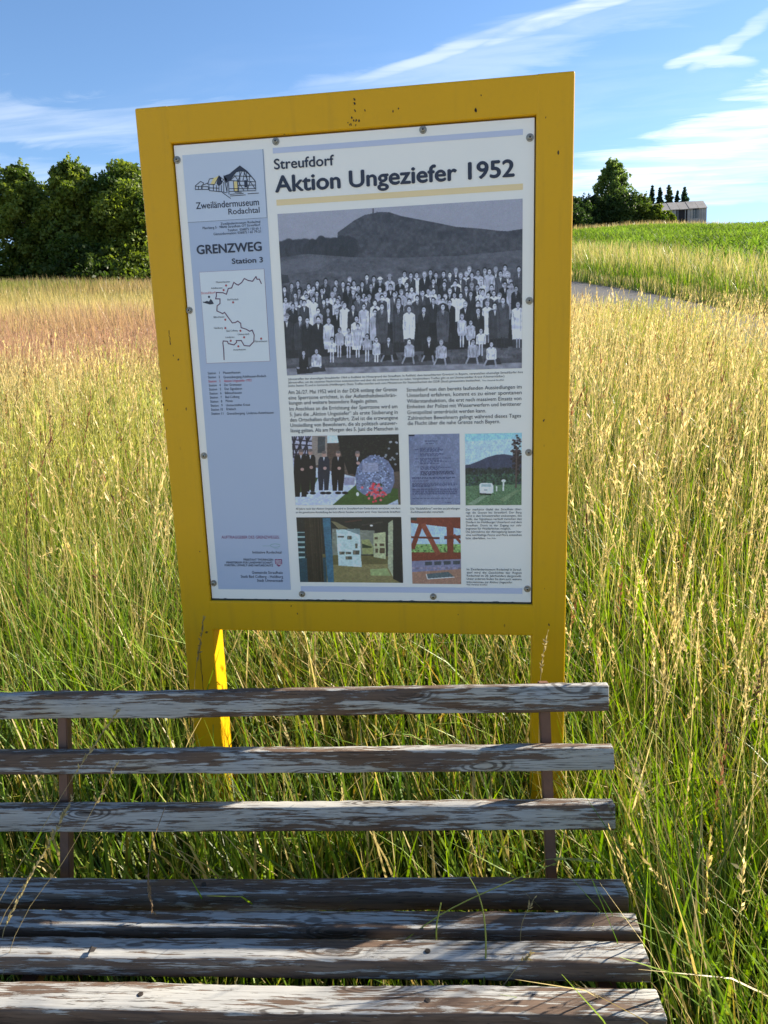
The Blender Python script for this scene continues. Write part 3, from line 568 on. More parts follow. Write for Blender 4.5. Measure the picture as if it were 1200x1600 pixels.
# a dark rebate round the board, a back sheet, and the board
bm = bmesh.new(); bm_box(bm, (-hw + .0004, 0.016, zb + .0004), (hw - .0004, 0.022, zt - .0004)); link('back_sheet', bm_mesh('back_sheet', bm, m_rust), SG)
bm = bmesh.new(); bm_box(bm, (-hw + 0.0028, 0.008, zb + 0.004), (hw - 0.0028, 0.0145, zt - 0.0028), 0.001, 1); BD = link('information_board', bm_mesh('information_board', bm, m_white), SG)
tag(BD, 'white printed board with dark lettering, photographs and a route map')
def U(u, v): return (u - 0.42, v + PB)
def sheet(name, u0, v0, u1, v1, m, y, label=None):
    a, b_ = U(u0, v0), U(u1, v1); me = raw_mesh(name, [(a[0], y, a[1]), (b_[0], y, a[1]), (b_[0], y, b_[1]), (a[0], y, b_[1])], [[0, 1, 2, 3]], m)
    uv = me.uv_layers.new(name='UVMap'); uv.data.foreach_set('uv', np.array([0, 0, 1, 0, 1, 1, 0, 1], np.float32)); o = link(name, me, BD)
    if label: o['label'] = label
    return o
def flat_poly(bm, pts, y):
    try: bm.faces.new([bm.verts.new((U(*p)[0], y, U(*p)[1])) for p in pts])
    except ValueError: pass
def stroke(bm, pts, wd, y):
    for p, q in zip(pts[:-1], pts[1:]):
        p, q = Vector(p), Vector(q); d_ = (q - p)
        if d_.length < 1e-6: continue
        d_.normalize(); n_ = Vector((-d_.y, d_.x)) * wd / 2; e_ = d_ * wd * 0.4; flat_poly(bm, [p - n_ - e_, q - n_ + e_, q + n_ + e_, p + n_ - e_], y); y -= 1.2e-6
def disc(bm, p, r_, y, n=14): flat_poly(bm, [(p[0] + r_ * math.cos(a * 2 * math.pi / n), p[1] + r_ * math.sin(a * 2 * math.pi / n)) for a in range(n)], y)
def flat_obj(name, bm, m, label=None):
    me = bpy.data.meshes.new(name); bm.to_mesh(me); bm.free(); me.materials.append(m); me.update(); o = link(name, me, BD)
    if label: o['label'] = label
    return o
T = [('Streufdorf', 0.2437, 0.3848, 1.0529, 0.0233, 0.6, 'ink', 'headline'), ('Aktion Ungeziefer 1952', 0.2436, 0.7924, 1.0032, 0.0368, 1, 'ink', 'headline'), ('Zweiländermuseum', 0.0467, 0.2014, 0.9774, 0.0156, 0.4, 'ink', 'museum'), ('Rodachtal', 0.1255, 0.2018, 0.9608, 0.0135, 0.4, 'ink', 'museum'), ('Zweiländermuseum Rodachtal', 0.1039, 0.2017, 0.9382, 0.0057, 0.3, 'ink', 'address'), ('Pfarrberg 5 · 98646 Straufhain OT Streufdorf', 0.0586, 0.2012, 0.9312, 0.0057, 0.3, 'ink', 'address'), ('Telefon:  036875 / 50 65 1', 0.1202, 0.2014, 0.923, 0.0057, 0.3, 'ink', 'address'), ('Gästeinformation: 036875 / 65 79-21', 0.0846, 0.2017, 0.9161, 0.0058, 0.3, 'ink', 'address'), ('GRENZWEG', 0.04, 0.2005, 0.8755, 0.0211, 1, 'ink', 'route'), ('Station 3', 0.1254, 0.2018, 0.8491, 0.0124, 0.9, 'ink', 'route'), ('Station   1', 0.042, 0.0727, 0.5901, 0.0063, 0.3, 'ink', 'stations'), ('Massenhausen', 0.0819, 0.1264, 0.5901, 0.0062, 0.3, 'ink', 'stations'), ('Station   2', 0.0421, 0.0729, 0.5802, 0.0062, 0.3, 'ink', 'stations'), ('Grenzübergang Adelhausen-Rodach', 0.082, 0.1911, 0.5792, 0.0063, 0.3, 'ink', 'stations'), ('Station   3', 0.0422, 0.073, 0.5702, 0.0063, 0.3, 'red', 'stations'), ('Aktion Ungeziefer 1952', 0.0822, 0.1537, 0.5699, 0.0062, 0.3, 'red', 'stations'), ('Station   4', 0.0423, 0.0732, 0.5603, 0.0063, 0.3, 'ink', 'stations'), ('Der Grenzzaun', 0.0823, 0.1267, 0.5603, 0.0063, 0.3, 'ink', 'stations'), ('Station   5', 0.0424, 0.0733, 0.5503, 0.0063, 0.3, 'ink', 'stations'), ('Der Signalzaun', 0.0825, 0.1276, 0.5504, 0.0062, 0.3, 'ink', 'stations'), ('Station   6', 0.0425, 0.0735, 0.5402, 0.0063, 0.3, 'ink', 'stations'), ('Billmuthausen', 0.0826, 0.126, 0.5403, 0.0063, 0.3, 'ink', 'stations'), ('Station   7', 0.0426, 0.0736, 0.5302, 0.0063, 0.3, 'ink', 'stations'), ('Bad Colberg', 0.0828, 0.1194, 0.5304, 0.0063, 0.3, 'ink', 'stations'), ('Station   8', 0.0428, 0.0738, 0.5201, 0.0063, 0.3, 'ink', 'stations'), ('Mönau', 0.083, 0.1012, 0.5207, 0.0063, 0.3, 'ink', 'stations'), ('Station   9', 0.0429, 0.0739, 0.51, 0.0064, 0.3, 'ink', 'stations'), ('Ummerstädter Kreuz', 0.0831, 0.1452, 0.5101, 0.0063, 0.3, 'ink', 'stations'), ('Station 10', 0.043, 0.074, 0.4999, 0.0064, 0.3, 'ink', 'stations'), ('Erlebach', 0.0833, 0.108, 0.5005, 0.0064, 0.3, 'ink', 'stations'), ('Station 11', 0.0431, 0.0742, 0.4898, 0.0064, 0.3, 'ink', 'stations'), ('Grenzübergang  Lindenau-Autenhausen', 0.0834, 0.2047, 0.4892, 0.0064, 0.3, 'ink', 'stations'), ('AUFTRAGGEBER DES GRENZWEGES:', 0.0431, 0.1989, 0.1687, 0.0083, 0.2, 'plum', 'clients'), ('Initiative Rodachtal', 0.1241, 0.2015, 0.129, 0.0072, 0.3, 'ink', 'clients'), ('FREISTAAT THÜRINGEN', 0.0985, 0.178, 0.1098, 0.0057, 0.4, 'ink', 'clients'), ('MINISTERIUM FÜR LANDWIRTSCHAFT,', 0.0507, 0.1775, 0.1018, 0.0057, 0.4, 'ink', 'clients'), ('FORSTEN, UMWELT UND NATURSCHUTZ', 0.0458, 0.1769, 0.0942, 0.0057, 0.4, 'ink', 'clients'), ('Gemeinde Straufhain', 0.1184, 0.2014, 0.0741, 0.0076, 0.3, 'ink', 'clients'), ('Stadt Bad Colberg - Heldburg', 0.0871, 0.2016, 0.063, 0.0076, 0.3, 'ink', 'clients'), ('Stadt Ummerstadt', 0.1308, 0.2012, 0.0525, 0.0077, 0.3, 'ink', 'clients'), ('Jahrestreffen der ehemaligen Streufdorfer 1964 in Roßfeld. Im Hintergrund der Straufhain. In Roßfeld, dem benachbarten Grenzort in Bayern, veranstalten ehemalige Streufdorfer ihre', 0.2467, 0.8142, 0.5698, 0.0055, 0, 'ink', 'photo_caption'), ('Jahrestreffen, um die neuesten Nachrichten auszutauschen und über die verlorene Heimat zu reden. Vergleichbare Treffen gibt es am Ummerstädter Kreuz (Ummerstädter)', 0.2462, 0.7711, 0.5618, 0.0054, 0, 'ink', 'photo_caption'), ('(siehe Station 9) und in Gemünda (Heldburger). Diese Treffen werden auch vom Ministerium für Staatssicherheit der DDR (Stasi) genauestens beobachtet.', 0.2457, 0.7156, 0.5537, 0.0055, 0, 'ink', 'photo_caption'), ('Foto: Gemeinde Straufhain', 0.7201, 0.7704, 0.5536, 0.0036, 0, 'ink', 'photo_caption'), ('Am 26./27. Mai 1952 wird in der DDR entlang der Grenze', 0.2447, 0.5152, 0.536, 0.0096, 0.12, 'ink', 'story'), ('eine Sperrzone errichtet, in der Aufenthaltsbeschrän-', 0.2446, 0.5132, 0.5225, 0.0096, 0.12, 'ink', 'story'), ('kungen und weitere besondere Regeln gelten.', 0.2454, 0.4673, 0.51, 0.0096, 0.12, 'ink', 'story'), ('Im Anschluss an die Errichtung der Sperrzone wird am', 0.2454, 0.5147, 0.4953, 0.0096, 0.12, 'ink', 'story'), ('5. Juni die „Aktion Ungeziefer“ als erste Säuberung in', 0.2453, 0.5151, 0.4816, 0.0097, 0.12, 'ink', 'story'), ('den Ortschaften durchgeführt. Ziel ist die erzwungene', 0.2453, 0.5155, 0.4681, 0.0097, 0.12, 'ink', 'story'), ('Umsiedlung von Bewohnern, die als politisch unzuver-', 0.2453, 0.5127, 0.4549, 0.0097, 0.12, 'ink', 'story'), ('lässig gelten. Als am Morgen des 5. Juni die Menschen in', 0.2454, 0.5147, 0.4417, 0.0098, 0.12, 'ink', 'story'), ('Streufdorf von den bereits laufenden Aussiedlungen im', 0.5385, 0.8114, 0.5341, 0.0093, 0.12, 'ink', 'story'), ('Unterland erfahren, kommt es zu einer spontanen', 0.5389, 0.8115, 0.5208, 0.0094, 0.12, 'ink', 'story'), ('Widerstandsaktion, die erst nach massivem Einsatz von', 0.5385, 0.8108, 0.507, 0.0094, 0.12, 'ink', 'story'), ('Einheiten der Polizei mit Wasserwerfern und berittener', 0.5386, 0.8108, 0.4939, 0.0094, 0.12, 'ink', 'story'), ('Grenzpolizei unterdrückt werden kann.', 0.5386, 0.728, 0.4799, 0.0095, 0.12, 'ink', 'story'), ('Zahlreichen Bewohnern gelingt während dieses Tages', 0.539, 0.8102, 0.4662, 0.0095, 0.12, 'ink', 'story'), ('die Flucht über die nahe Grenze nach Bayern.', 0.5386, 0.7612, 0.4535, 0.0096, 0.12, 'ink', 'story'), ('40 Jahre nach der Aktion Ungeziefer wird in Streufdorf ein Gedenkstein errichtet, mit dem', 0.2466, 0.5145, 0.2446, 0.0053, 0, 'ink', 'small_captions'), ('an die gewaltsame Aussiedlung der betroffenen Familien erinnert wird.  Foto: Gemeinde Straufhain', 0.2461, 0.5142, 0.2355, 0.0053, 0, 'ink', 'small_captions'), ('Die "Rädelsführer" werden zu jahrelangen', 0.5401, 0.6625, 0.2433, 0.0055, 0.1, 'ink', 'small_captions'), ('Zuchthausstrafen verurteilt.', 0.5399, 0.6237, 0.2348, 0.0056, 0.1, 'ink', 'small_captions'), ('Der  markante  Gipfel  des  Straufhain  über-', 0.6774, 0.8127, 0.2404, 0.0056, 0.1, 'ink', 'small_captions'), ('ragt  die  Grenze  bei  Streufdorf.  Der  Berg', 0.6773, 0.8127, 0.2324, 0.0056, 0.1, 'ink', 'small_captions'), ('wird in den Schutzstreifen einbezogen, das', 0.6772, 0.8128, 0.2243, 0.0057, 0.1, 'ink', 'small_captions'), ('heißt, der Signalzaun verläuft zwischen den', 0.6772, 0.8128, 0.2162, 0.0056, 0.1, 'ink', 'small_captions'), ('Dörfern im Heldburger Unterland und dem', 0.6771, 0.8129, 0.2082, 0.0056, 0.1, 'ink', 'small_captions'), ('Straufhain.  Damit  ist  der  Zugang  nur  sehr', 0.677, 0.8129, 0.2001, 0.0056, 0.1, 'ink', 'small_captions'), ('begrenzt für Waldarbeiten möglich.', 0.6769, 0.7866, 0.192, 0.0057, 0.1, 'ink', 'small_captions'), ('Die Jahrzehnte der Abriegelung lassen hier', 0.6768, 0.813, 0.1839, 0.0057, 0.1, 'ink', 'small_captions'), ('eine reichhaltige Fauna und Flora entstehen', 0.6767, 0.813, 0.1757, 0.0057, 0.1, 'ink', 'small_captions'), ('bzw. überleben.', 0.6766, 0.7256, 0.1675, 0.0057, 0.1, 'ink', 'small_captions'), ('Foto: Polke', 0.7295, 0.7507, 0.168, 0.0036, 0, 'ink', 'small_captions'), ('Im Zweiländermuseum Rodachtal in Streuf-', 0.6778, 0.8134, 0.0869, 0.0058, 0.1, 'ink', 'small_captions'), ('dorf  wird  die  Geschichte  der  Region', 0.6777, 0.8134, 0.0786, 0.0059, 0.1, 'ink', 'small_captions'), ('Rodachtal im 20. Jahrhundert dargestellt.', 0.6776, 0.8135, 0.0704, 0.0058, 0.1, 'ink', 'small_captions'), ('Unter anderem finden Sie dort auch weitere', 0.6776, 0.8135, 0.0621, 0.0059, 0.1, 'ink', 'small_captions'), ('Informationen zur Aktion Ungeziefer.', 0.6775, 0.7915, 0.0537, 0.0059, 0.1, 'ink', 'small_captions'), ('Foto: Gemeinde Straufhain', 0.6777, 0.7289, 0.0478, 0.0041, 0, 'ink', 'small_captions'), ('Massenhausen', 0.0817, 0.1165, 0.8065, 0.0045, 0.2, 'ink', 'map_names'), ('Adelhausen', 0.0681, 0.0969, 0.7931, 0.0045, 0.2, 'ink', 'map_names'), ('Streufdorf', 0.0422, 0.0782, 0.7823, 0.0056, 0.2, 'red', 'map_names'), ('Straufhain', 0.0445, 0.06, 0.7617, 0.0045, 0.2, 'ink', 'map_names'), ('Bad Rodach', 0.1074, 0.1349, 0.7647, 0.0045, 0.2, 'ink', 'map_names'), ('Billmuthausen', 0.0691, 0.0962, 0.725, 0.0046, 0.2, 'ink', 'map_names'), ('Heldburg', 0.0678, 0.0899, 0.6991, 0.0045, 0.2, 'ink', 'map_names'), ('Bad Colberg', 0.0991, 0.1269, 0.6912, 0.0046, 0.2, 'ink', 'map_names'), ('Ummerstadt', 0.1269, 0.1562, 0.6819, 0.0046, 0.2, 'ink', 'map_names'), ('Lindenau', 0.0954, 0.1175, 0.676, 0.0046, 0.2, 'ink', 'map_names'), ('Mährenshausen', 0.1686, 0.2002, 0.6635, 0.0046, 0.2, 'ink', 'map_names'), ('Autenhausen', 0.1127, 0.1446, 0.6456, 0.0046, 0.2, 'ink', 'map_names')]
RR = {'sidebar': (0.023, 0.0307, 0.2202, 1.0981), 'logo_card': (0.0229, 0.9486, 0.2186, 1.0981), 'bar_top': (0.2425, 1.0871, 0.8117, 1.0992), 'bar_gold': (0.2437, 0.9738, 0.8123, 0.9868), 'bar_bot': (0.2471, 0.0265, 0.8153, 0.0411), 'group': (0.2442, 0.5813, 0.8118, 0.9551), 'memorial': (0.2465, 0.256, 0.5158, 0.4319), 'museum': (0.2463, 0.0524, 0.5162, 0.2246), 'letter': (0.54, 0.255, 0.6638, 0.4304), 'bus': (0.677, 0.2533, 0.8123, 0.4295), 'timber': (0.5398, 0.0505, 0.6636, 0.2233), 'map': (0.0415, 0.6176, 0.2033, 0.8335), 'drawing': (0.0464, 0.999, 0.2069, 1.053), 'crest': (0.1827, 0.0932, 0.2016, 0.1139), 'ring': (0.1669, 0.1414, 0.1977, 0.1593)}
B = [(0.1947, 0.8004), (0.1904, 0.8106), (0.1846, 0.8108), (0.1826, 0.8171), (0.1735, 0.8067), (0.1629, 0.8088), (0.1533, 0.8138), (0.1459, 0.8049), (0.1371, 0.7995), (0.1323, 0.8017), (0.1265, 0.8063), (0.1199, 0.7937), (0.1114, 0.7926), (0.1057, 0.7796), (0.0972, 0.7834), (0.0805, 0.7849), (0.0801, 0.7768), (0.0775, 0.7699), (0.0885, 0.7694), (0.0876, 0.7585), (0.0799, 0.7533), (0.0782, 0.7416), (0.0924, 0.7347), (0.0977, 0.7373), (0.106, 0.7247), (0.1151, 0.7117), (0.1228, 0.7122), (0.129, 0.7156), (0.1362, 0.7101), (0.1366, 0.6998), (0.1494, 0.6953), (0.1575, 0.6903), (0.1641, 0.6927), (0.1683, 0.6812), (0.1662, 0.6654), (0.1549, 0.6551), (0.1411, 0.6567), (0.1347, 0.6689), (0.122, 0.6693), (0.1226, 0.6653), (0.1153, 0.6592), (0.1011, 0.6629), (0.099, 0.6686), (0.0888, 0.6697), (0.0872, 0.665), (0.0881, 0.6505), (0.0872, 0.6248)]
D = [(0.1065, 0.7999), (0.0994, 0.7895), (0.121, 0.7599), (0.098, 0.72), (0.0964, 0.7002), (0.1343, 0.6923), (0.1424, 0.6764), (0.1079, 0.6694), (0.1261, 0.6555), (0.1852, 0.6717), (0.0612, 0.7753)]
S = [(0.0092, 1.089), (0.2507, 1.1128), (0.5912, 1.1131), (0.827, 1.0807), (0.8279, 0.7332), (0.8287, 0.3818), (0.8278, 0.0397), (0.5923, 0.0168), (0.2496, 0.0198), (0.0111, 0.0472), (0.0142, 0.3867), (0.0078, 0.7458)]
hill = [(0.0446, 0.7627), (0.0551, 0.7662), (0.0601, 0.7644), (0.0648, 0.7704), (0.069, 0.7656), (0.0723, 0.7584), (0.062, 0.7572)]
LP = {'roof': [(0.1613, 1.0667), (0.147, 1.0581), (0.1346, 1.0501), (0.1207, 1.0466), (0.1279, 1.0391), (0.1252, 1.0305), (0.1283, 1.0321), (0.1354, 1.0352), (0.1461, 1.0468), (0.1524, 1.0525), (0.1603, 1.0537), (0.1737, 1.052), (0.1829, 1.0444), (0.1919, 1.0351), (0.1954, 1.0296), (0.1964, 1.0304), (0.1972, 1.0286), (0.1965, 1.0313), (0.1778, 1.0543)], 'door': [(0.1446, 1.0325), (0.1537, 1.0322), (0.1521, 1.0116), (0.1433, 1.0114)], 'door2': [(0.1695, 1.0339), (0.1772, 1.0334), (0.1751, 1.0177), (0.1689, 1.0181)], 'yroof': [(0.0948, 1.043), (0.109, 1.0479), (0.0967, 1.0297), (0.0858, 1.0298)], 'roof2': [(0.109, 1.0479), (0.1144, 1.0418), (0.111, 1.0367), (0.1166, 1.0328), (0.1071, 1.0246), (0.1016, 1.0302), (0.1043, 1.0389)]}
LL = [[(0.1603, 1.0537), (0.1587, 1.0337), (0.153, 1.0094)], [(0.1718, 1.0521), (0.1665, 1.0332)], [(0.1757, 1.0519), (0.1766, 1.0115)], [(0.1829, 1.0444), (0.182, 1.0322)], [(0.1354, 1.0352), (0.1953, 1.0288)], [(0.146, 1.045), (0.1865, 1.0407)], [(0.1312, 1.0319), (0.1301, 1.0055)], [(0.1963, 1.0296), (0.1961, 1.012)], [(0.1207, 1.0466), (0.1256, 1.0111)], [(0.1283, 1.0321), (0.1255, 1.0093)], [(0.1539, 1.034), (0.1668, 1.0121)], [(0.1768, 1.015), (0.1838, 1.0304), (0.1943, 1.0139)], [(0.1321, 1.0177), (0.1962, 1.0138)], [(0.154, 1.0234), (0.1948, 1.0218)], [(0.1432, 1.0347), (0.1434, 1.0118)], [(0.1529, 1.034), (0.1526, 1.0103)], [(0.1306, 1.0117), (0.1959, 1.0094)], [(0.1479, 1.0449), (0.1548, 1.0339)], [(0.164, 1.0517), (0.1548, 1.0339)], [(0.1708, 1.0513), (0.1781, 1.0325)], [(0.1354, 1.0352), (0.1479, 1.0449)], [(0.1147, 1.01), (0.1333, 0.9961)], [(0.1451, 1.009), (0.1607, 1.008)], [(0.133, 1.005), (0.1654, 1.0055)], [(0.1327, 1.0014), (0.17, 1.0017)], [(0.1764, 1.0037), (0.2023, 1.0037)], [(0.0484, 1.0211), (0.0491, 1.0291), (0.0628, 1.038), (0.0704, 1.0339), (0.0648, 1.0272), (0.049, 1.0278)], [(0.0484, 1.0208), (0.0632, 1.0202), (0.065, 1.029)], [(0.066, 1.0289), (0.0802, 1.0333)], [(0.0652, 1.0201), (0.081, 1.0191), (0.0805, 1.0254), (0.0657, 1.0263), (0.0652, 1.0201)], [(0.08, 1.0307), (0.0849, 1.0419), (0.0948, 1.043)], [(0.08, 1.0307), (0.0966, 1.0291), (0.109, 1.0474), (0.1172, 1.0398)], [(0.0827, 1.0279), (0.0827, 1.0164), (0.1139, 1.0118), (0.1235, 1.0094)], [(0.0936, 1.029), (0.0928, 1.0148)], [(0.1013, 1.0267), (0.1002, 1.0135)], [(0.1072, 1.0263), (0.1134, 1.0295), (0.1201, 1.0396)], [(0.1072, 1.0263), (0.106, 1.0123)], [(0.0832, 1.0225), (0.1067, 1.0202)], [(0.057, 1.0277), (0.0563, 1.0206)], [(0.1131, 1.026), (0.1119, 1.0119)], [(0.1195, 1.0326), (0.1177, 1.0107)]]

Y1, Y2, Y3, Y4 = 0.0074, 0.0070, 0.0066, 0.0062
sheet('side_panel', *RR['sidebar'], m_side, Y1, 'blue grey side column of the board'); sheet('logo_card', *RR['logo_card'], m_card, Y2, 'paler blue sticker behind the museum logo')
sheet('blue_bar', *RR['bar_top'], m_bar, Y1); sheet('gold_bar', *RR['bar_gold'], m_gold, Y1); sheet('blue_bar', *RR['bar_bot'], m_bar, Y1)
e_ = 0.0006; q = RR['map']; sheet('map_border', q[0] - e_, q[1] - e_, q[2] + e_, q[3] + e_, m_plum, Y2); sheet('map', *q, m_mapw, Y3, 'pale route map with dark border line and red dots')
q = RR['logo_card']; bm = bmesh.new(); stroke(bm, [(q[0], q[1]), (q[2], q[1]), (q[2], q[3])], 0.0010, Y2 - .0002); flat_obj('sticker_edge_shadow', bm, simple('sticker_shadow_line', (0.20, 0.24, 0.33), 0.5))  # the sticker's thin shadow, drawn as a dark line on two sides
bm = bmesh.new(); stroke(bm, B, 0.0024, Y4); flat_obj('map_line', bm, simple('map_line_ink', (0.10, 0.03, 0.09), 0.4))
for p in D[:-1]:
    bm = bmesh.new(); disc(bm, p, 0.0026, Y4 - .0001); flat_obj('map_dot', bm, m_dot)
bm = bmesh.new(); disc(bm, D[-1], 0.0028, Y4); flat_obj('map_dot', bm, m_ink); bm = bmesh.new(); flat_poly(bm, hill, Y4); flat_obj('map_hill', bm, m_ink)
bm = bmesh.new()
for k, p in LP.items():
    if k in ('roof', 'roof2', 'door2'): flat_poly(bm, p, Y4)
bmesh.ops.triangulate(bm, faces=bm.faces)
for l_ in LL: stroke(bm, l_, 0.00155, Y4 - .0001)
flat_obj('logo_house', bm, m_ink, 'line drawing of half timbered houses'); 
for k in ('door', 'yroof'):
    bm = bmesh.new(); flat_poly(bm, LP[k], Y3); flat_obj('logo_colour', bm, m_ylw)
q = RR['ring']; bm = bmesh.new(); cu, cv = (q[0] + q[2]) / 2, (q[1] + q[3]) / 2
stroke(bm, [(cu + 0.004 + 0.013 * math.cos(a), cv + 0.0045 * math.sin(a)) for a in np.linspace(0.2, 5.9, 22)], 0.0012, Y3); stroke(bm, [(cu - 0.010, cv - 0.001), (cu - 0.030, cv - 0.001)], 0.0008, Y3); stroke(bm, [(cu, cv - 0.008), (cu + 0.012, cv - 0.0085)], 0.0006, Y3); flat_obj('client_ring', bm, m_green)
q = RR['crest']; bm = bmesh.new(); flat_poly(bm, [(q[0], q[3]), (q[0], q[1] + 0.008), ((q[0] + q[2]) / 2, q[1]), (q[2], q[1] + 0.008), (q[2], q[3])], Y3); cr = flat_obj('coat_of_arms', bm, m_plum)
bm = bmesh.new(); m1 = (q[0] + q[2]) / 2
for k in range(4): stroke(bm, [(q[0] + 0.002, q[3] - 0.0035 - k * 0.0033), (m1 - 0.002, q[3] - 0.0025 - k * 0.0033), (m1 + 0.002, q[3] - 0.0045 - k * 0.0033), (q[2] - 0.002, q[3] - 0.003 - k * 0.0033)], 0.0012, Y4)
flat_obj('coat_of_arms_lion', bm, m_mapw)

# lettering: every line set to the width it has on the board
inks = dict(ink=m_ink, red=m_red, plum=m_plum)
def set_line(s, u0, u1, v, cap, bold, ink, y):
    cu = bpy.data.curves.new('line', 'FONT'); cu.body = s; cu.size = cap / 0.729; cu.resolution_u = 4 if cap > 0.01 else 2
    cu.fill_mode = 'FRONT'; o = bpy.data.objects.new('line', cu); me = bpy.data.meshes.new_from_object(o); n_ = len(me.vertices); P = np.empty(n_ * 3, np.float32); me.vertices.foreach_get('co', P); P = P.reshape(-1, 3)
    lo, hi = P[:, 0].min(), P[:, 0].max(); X = (P[:, 0] - lo) / (hi - lo) * (u1 - u0) + u0; Z = P[:, 1] + v
    P = np.stack([X - 0.42, np.full(n_, y, np.float32), Z + PB], -1).astype(np.float32); me.vertices.foreach_set('co', P.ravel()); me.materials.clear(); me.update(); bpy.data.objects.remove(o); bpy.data.curves.remove(cu); outs = [me]
    st_ = 0.031 * bold * cap / 0.729          # heavier weights are printed by overlaying the same outline
    for k, (ax, az) in enumerate(((1, 0), (-1, 0), (0, 0.8), (0, -0.8)) if bold > 0.3 else ((0.6, 0.6),) if bold else ()):
        m2 = me.copy(); Q = P + np.array([ax * st_, -3e-6 * (k + 1), az * st_], np.float32); m2.vertices.foreach_set('co', Q.ravel()); outs.append(m2)
    return outs
groups = {}
for k, (s, u0, u1, v, cap, bold, ink, g) in enumerate(T):
    groups.setdefault((g, ink, s if g in ('headline', 'museum', 'route', 'story') and g != 'story' else ''), []).extend(set_line(s, u0, u1, v, cap, bold, ink, (Y4 - .0002) if g == 'map_names' else Y3 - .0001))
GL = dict(stations='list of the eleven stations', story='body text in two columns', address='small address lines', clients='names of the clients', photo_caption='caption under the group photograph', small_captions='small captions beside the lower photographs', map_names='place names on the map')
for (g, ink, s), ms_ in groups.items():
    bm = bmesh.new()
    for m_ in ms_: bm.from_mesh(m_); bpy.data.meshes.remove(m_)
    o = flat_obj('lettering', bm, inks[ink]); o['label'] = ('lettering ' + s) if s else (GL.get(g, g) + (' in red' if ink == 'red' else ''))

# screws with washers that hold the board
bm = bmesh.new(); bm_tube(bm, [(0, 0.0078, 0), (0, 0.0066, 0), (0, 0.0062, 0)], [0.0085, 0.0085, 0.0078], 20); bm_tube(bm, [(0, 0.0066, 0), (0, 0.0035, 0), (0, 0.0022, 0), (0, 0.0018, 0)], [0.0056, 0.0054, 0.0040, 0.0022], 14); m_s = bm_mesh('screw', bm, m_steel)
bm = bmesh.new(); bm_tube(bm, [(0, 0.0018, 0), (0, 0.0012, 0)], [0.0022, 0.0022], 6); m_h = bm_mesh('hex_socket', bm, m_rust)
for k, p in enumerate(S):
    u_, v_ = U(*p); o = link('screw', m_s, SG, (u_, 0, v_)); o.rotation_euler = (0, rng.random() * 6, 0); o2 = link('hex_socket', m_h, o)
# a crack in the paint on the left post, chips on the rails
bm = bmesh.new()
def crack(x_, z_, ln, wd, jag, seed):
    rg = np.random.default_rng(seed); n_ = 9; zz_ = np.linspace(z_, z_ - ln, n_); xx = x_ + rg.normal(0, jag, n_)
    for k in range(n_ - 1):
        a_ = wd * (0.4 + rg.random()); flat = [(xx[k] - a_ / 2, zz_[k]), (xx[k] + a_ / 2, zz_[k]), (xx[k + 1] + a_ / 2, zz_[k + 1]), (xx[k + 1] - a_ / 2, zz_[k + 1])]; bm.faces.new([bm.verts.new((p[0], -0.0004, p[1])) for p in flat])
crack(-0.4612, 0.682, 0.13, 0.0018, 0.0010, 1); crack(-0.466, 1.53, 0.035, 0.0016, 0.0006, 2); crack(-0.452, 0.742, 0.012, 0.004, 0.002, 3); crack(-0.437, 0.745, 0.006, 0.005, 0.002, 4)
rg = np.random.default_rng(5)
for cx_, cz_, n_ in [(0.02, 1.985, 12), (0.12, 1.99, 2), (0.30, 2.0, 3), (0.46, 1.93, 1), (0.46, 1.28, 1), (-0.46, 1.48, 2), (-0.494, 1.33, 2), (-0.46, 0.95, 1), (0.452, 0.80, 1), (-0.2, 0.79, 2)]:
    for k in range(n_):
        x_, z_ = cx_ + rg.normal(0, 0.013), cz_ + rg.normal(0, 0.016); r_ = rg.uniform(0.0009, 0.0024); sl_ = rg.uniform(-0.6, 0.6)
        bm.faces.new([bm.verts.new((x_ + r_ * math.cos(a) * rg.uniform(0.6, 1.2) + sl_ * r_ * math.sin(a), -0.0004, z_ + 1.7 * r_ * math.sin(a) * rg.uniform(0.7, 1.2))) for a in np.linspace(0, 5.4, 7)])
o = link('paint_chips', bm_mesh('paint_chips', bm, m_rust), SG); o['kind'] = 'stuff'
m_seal = simple('dark_sealant', (0.03, 0.035, 0.03), 0.8, var=0.5, scale=90)
bm = bmesh.new(); rg = np.random.default_rng(8)
xs_ = np.linspace(-hw + 0.002, hw - 0.002, 90); tops = zb + 0.0035 + np.abs(rg.normal(0, 0.0011, 90))
for k in range(89): bm.faces.new([bm.verts.new(p) for p in ((xs_[k], 0.0070, zb + .0003), (xs_[k + 1], 0.0070, zb + .0003), (xs_[k + 1], 0.0076, tops[k + 1]), (xs_[k], 0.0076, tops[k]))])
link('joint_grime', bm_mesh('joint_grime', bm, m_seal), SG)

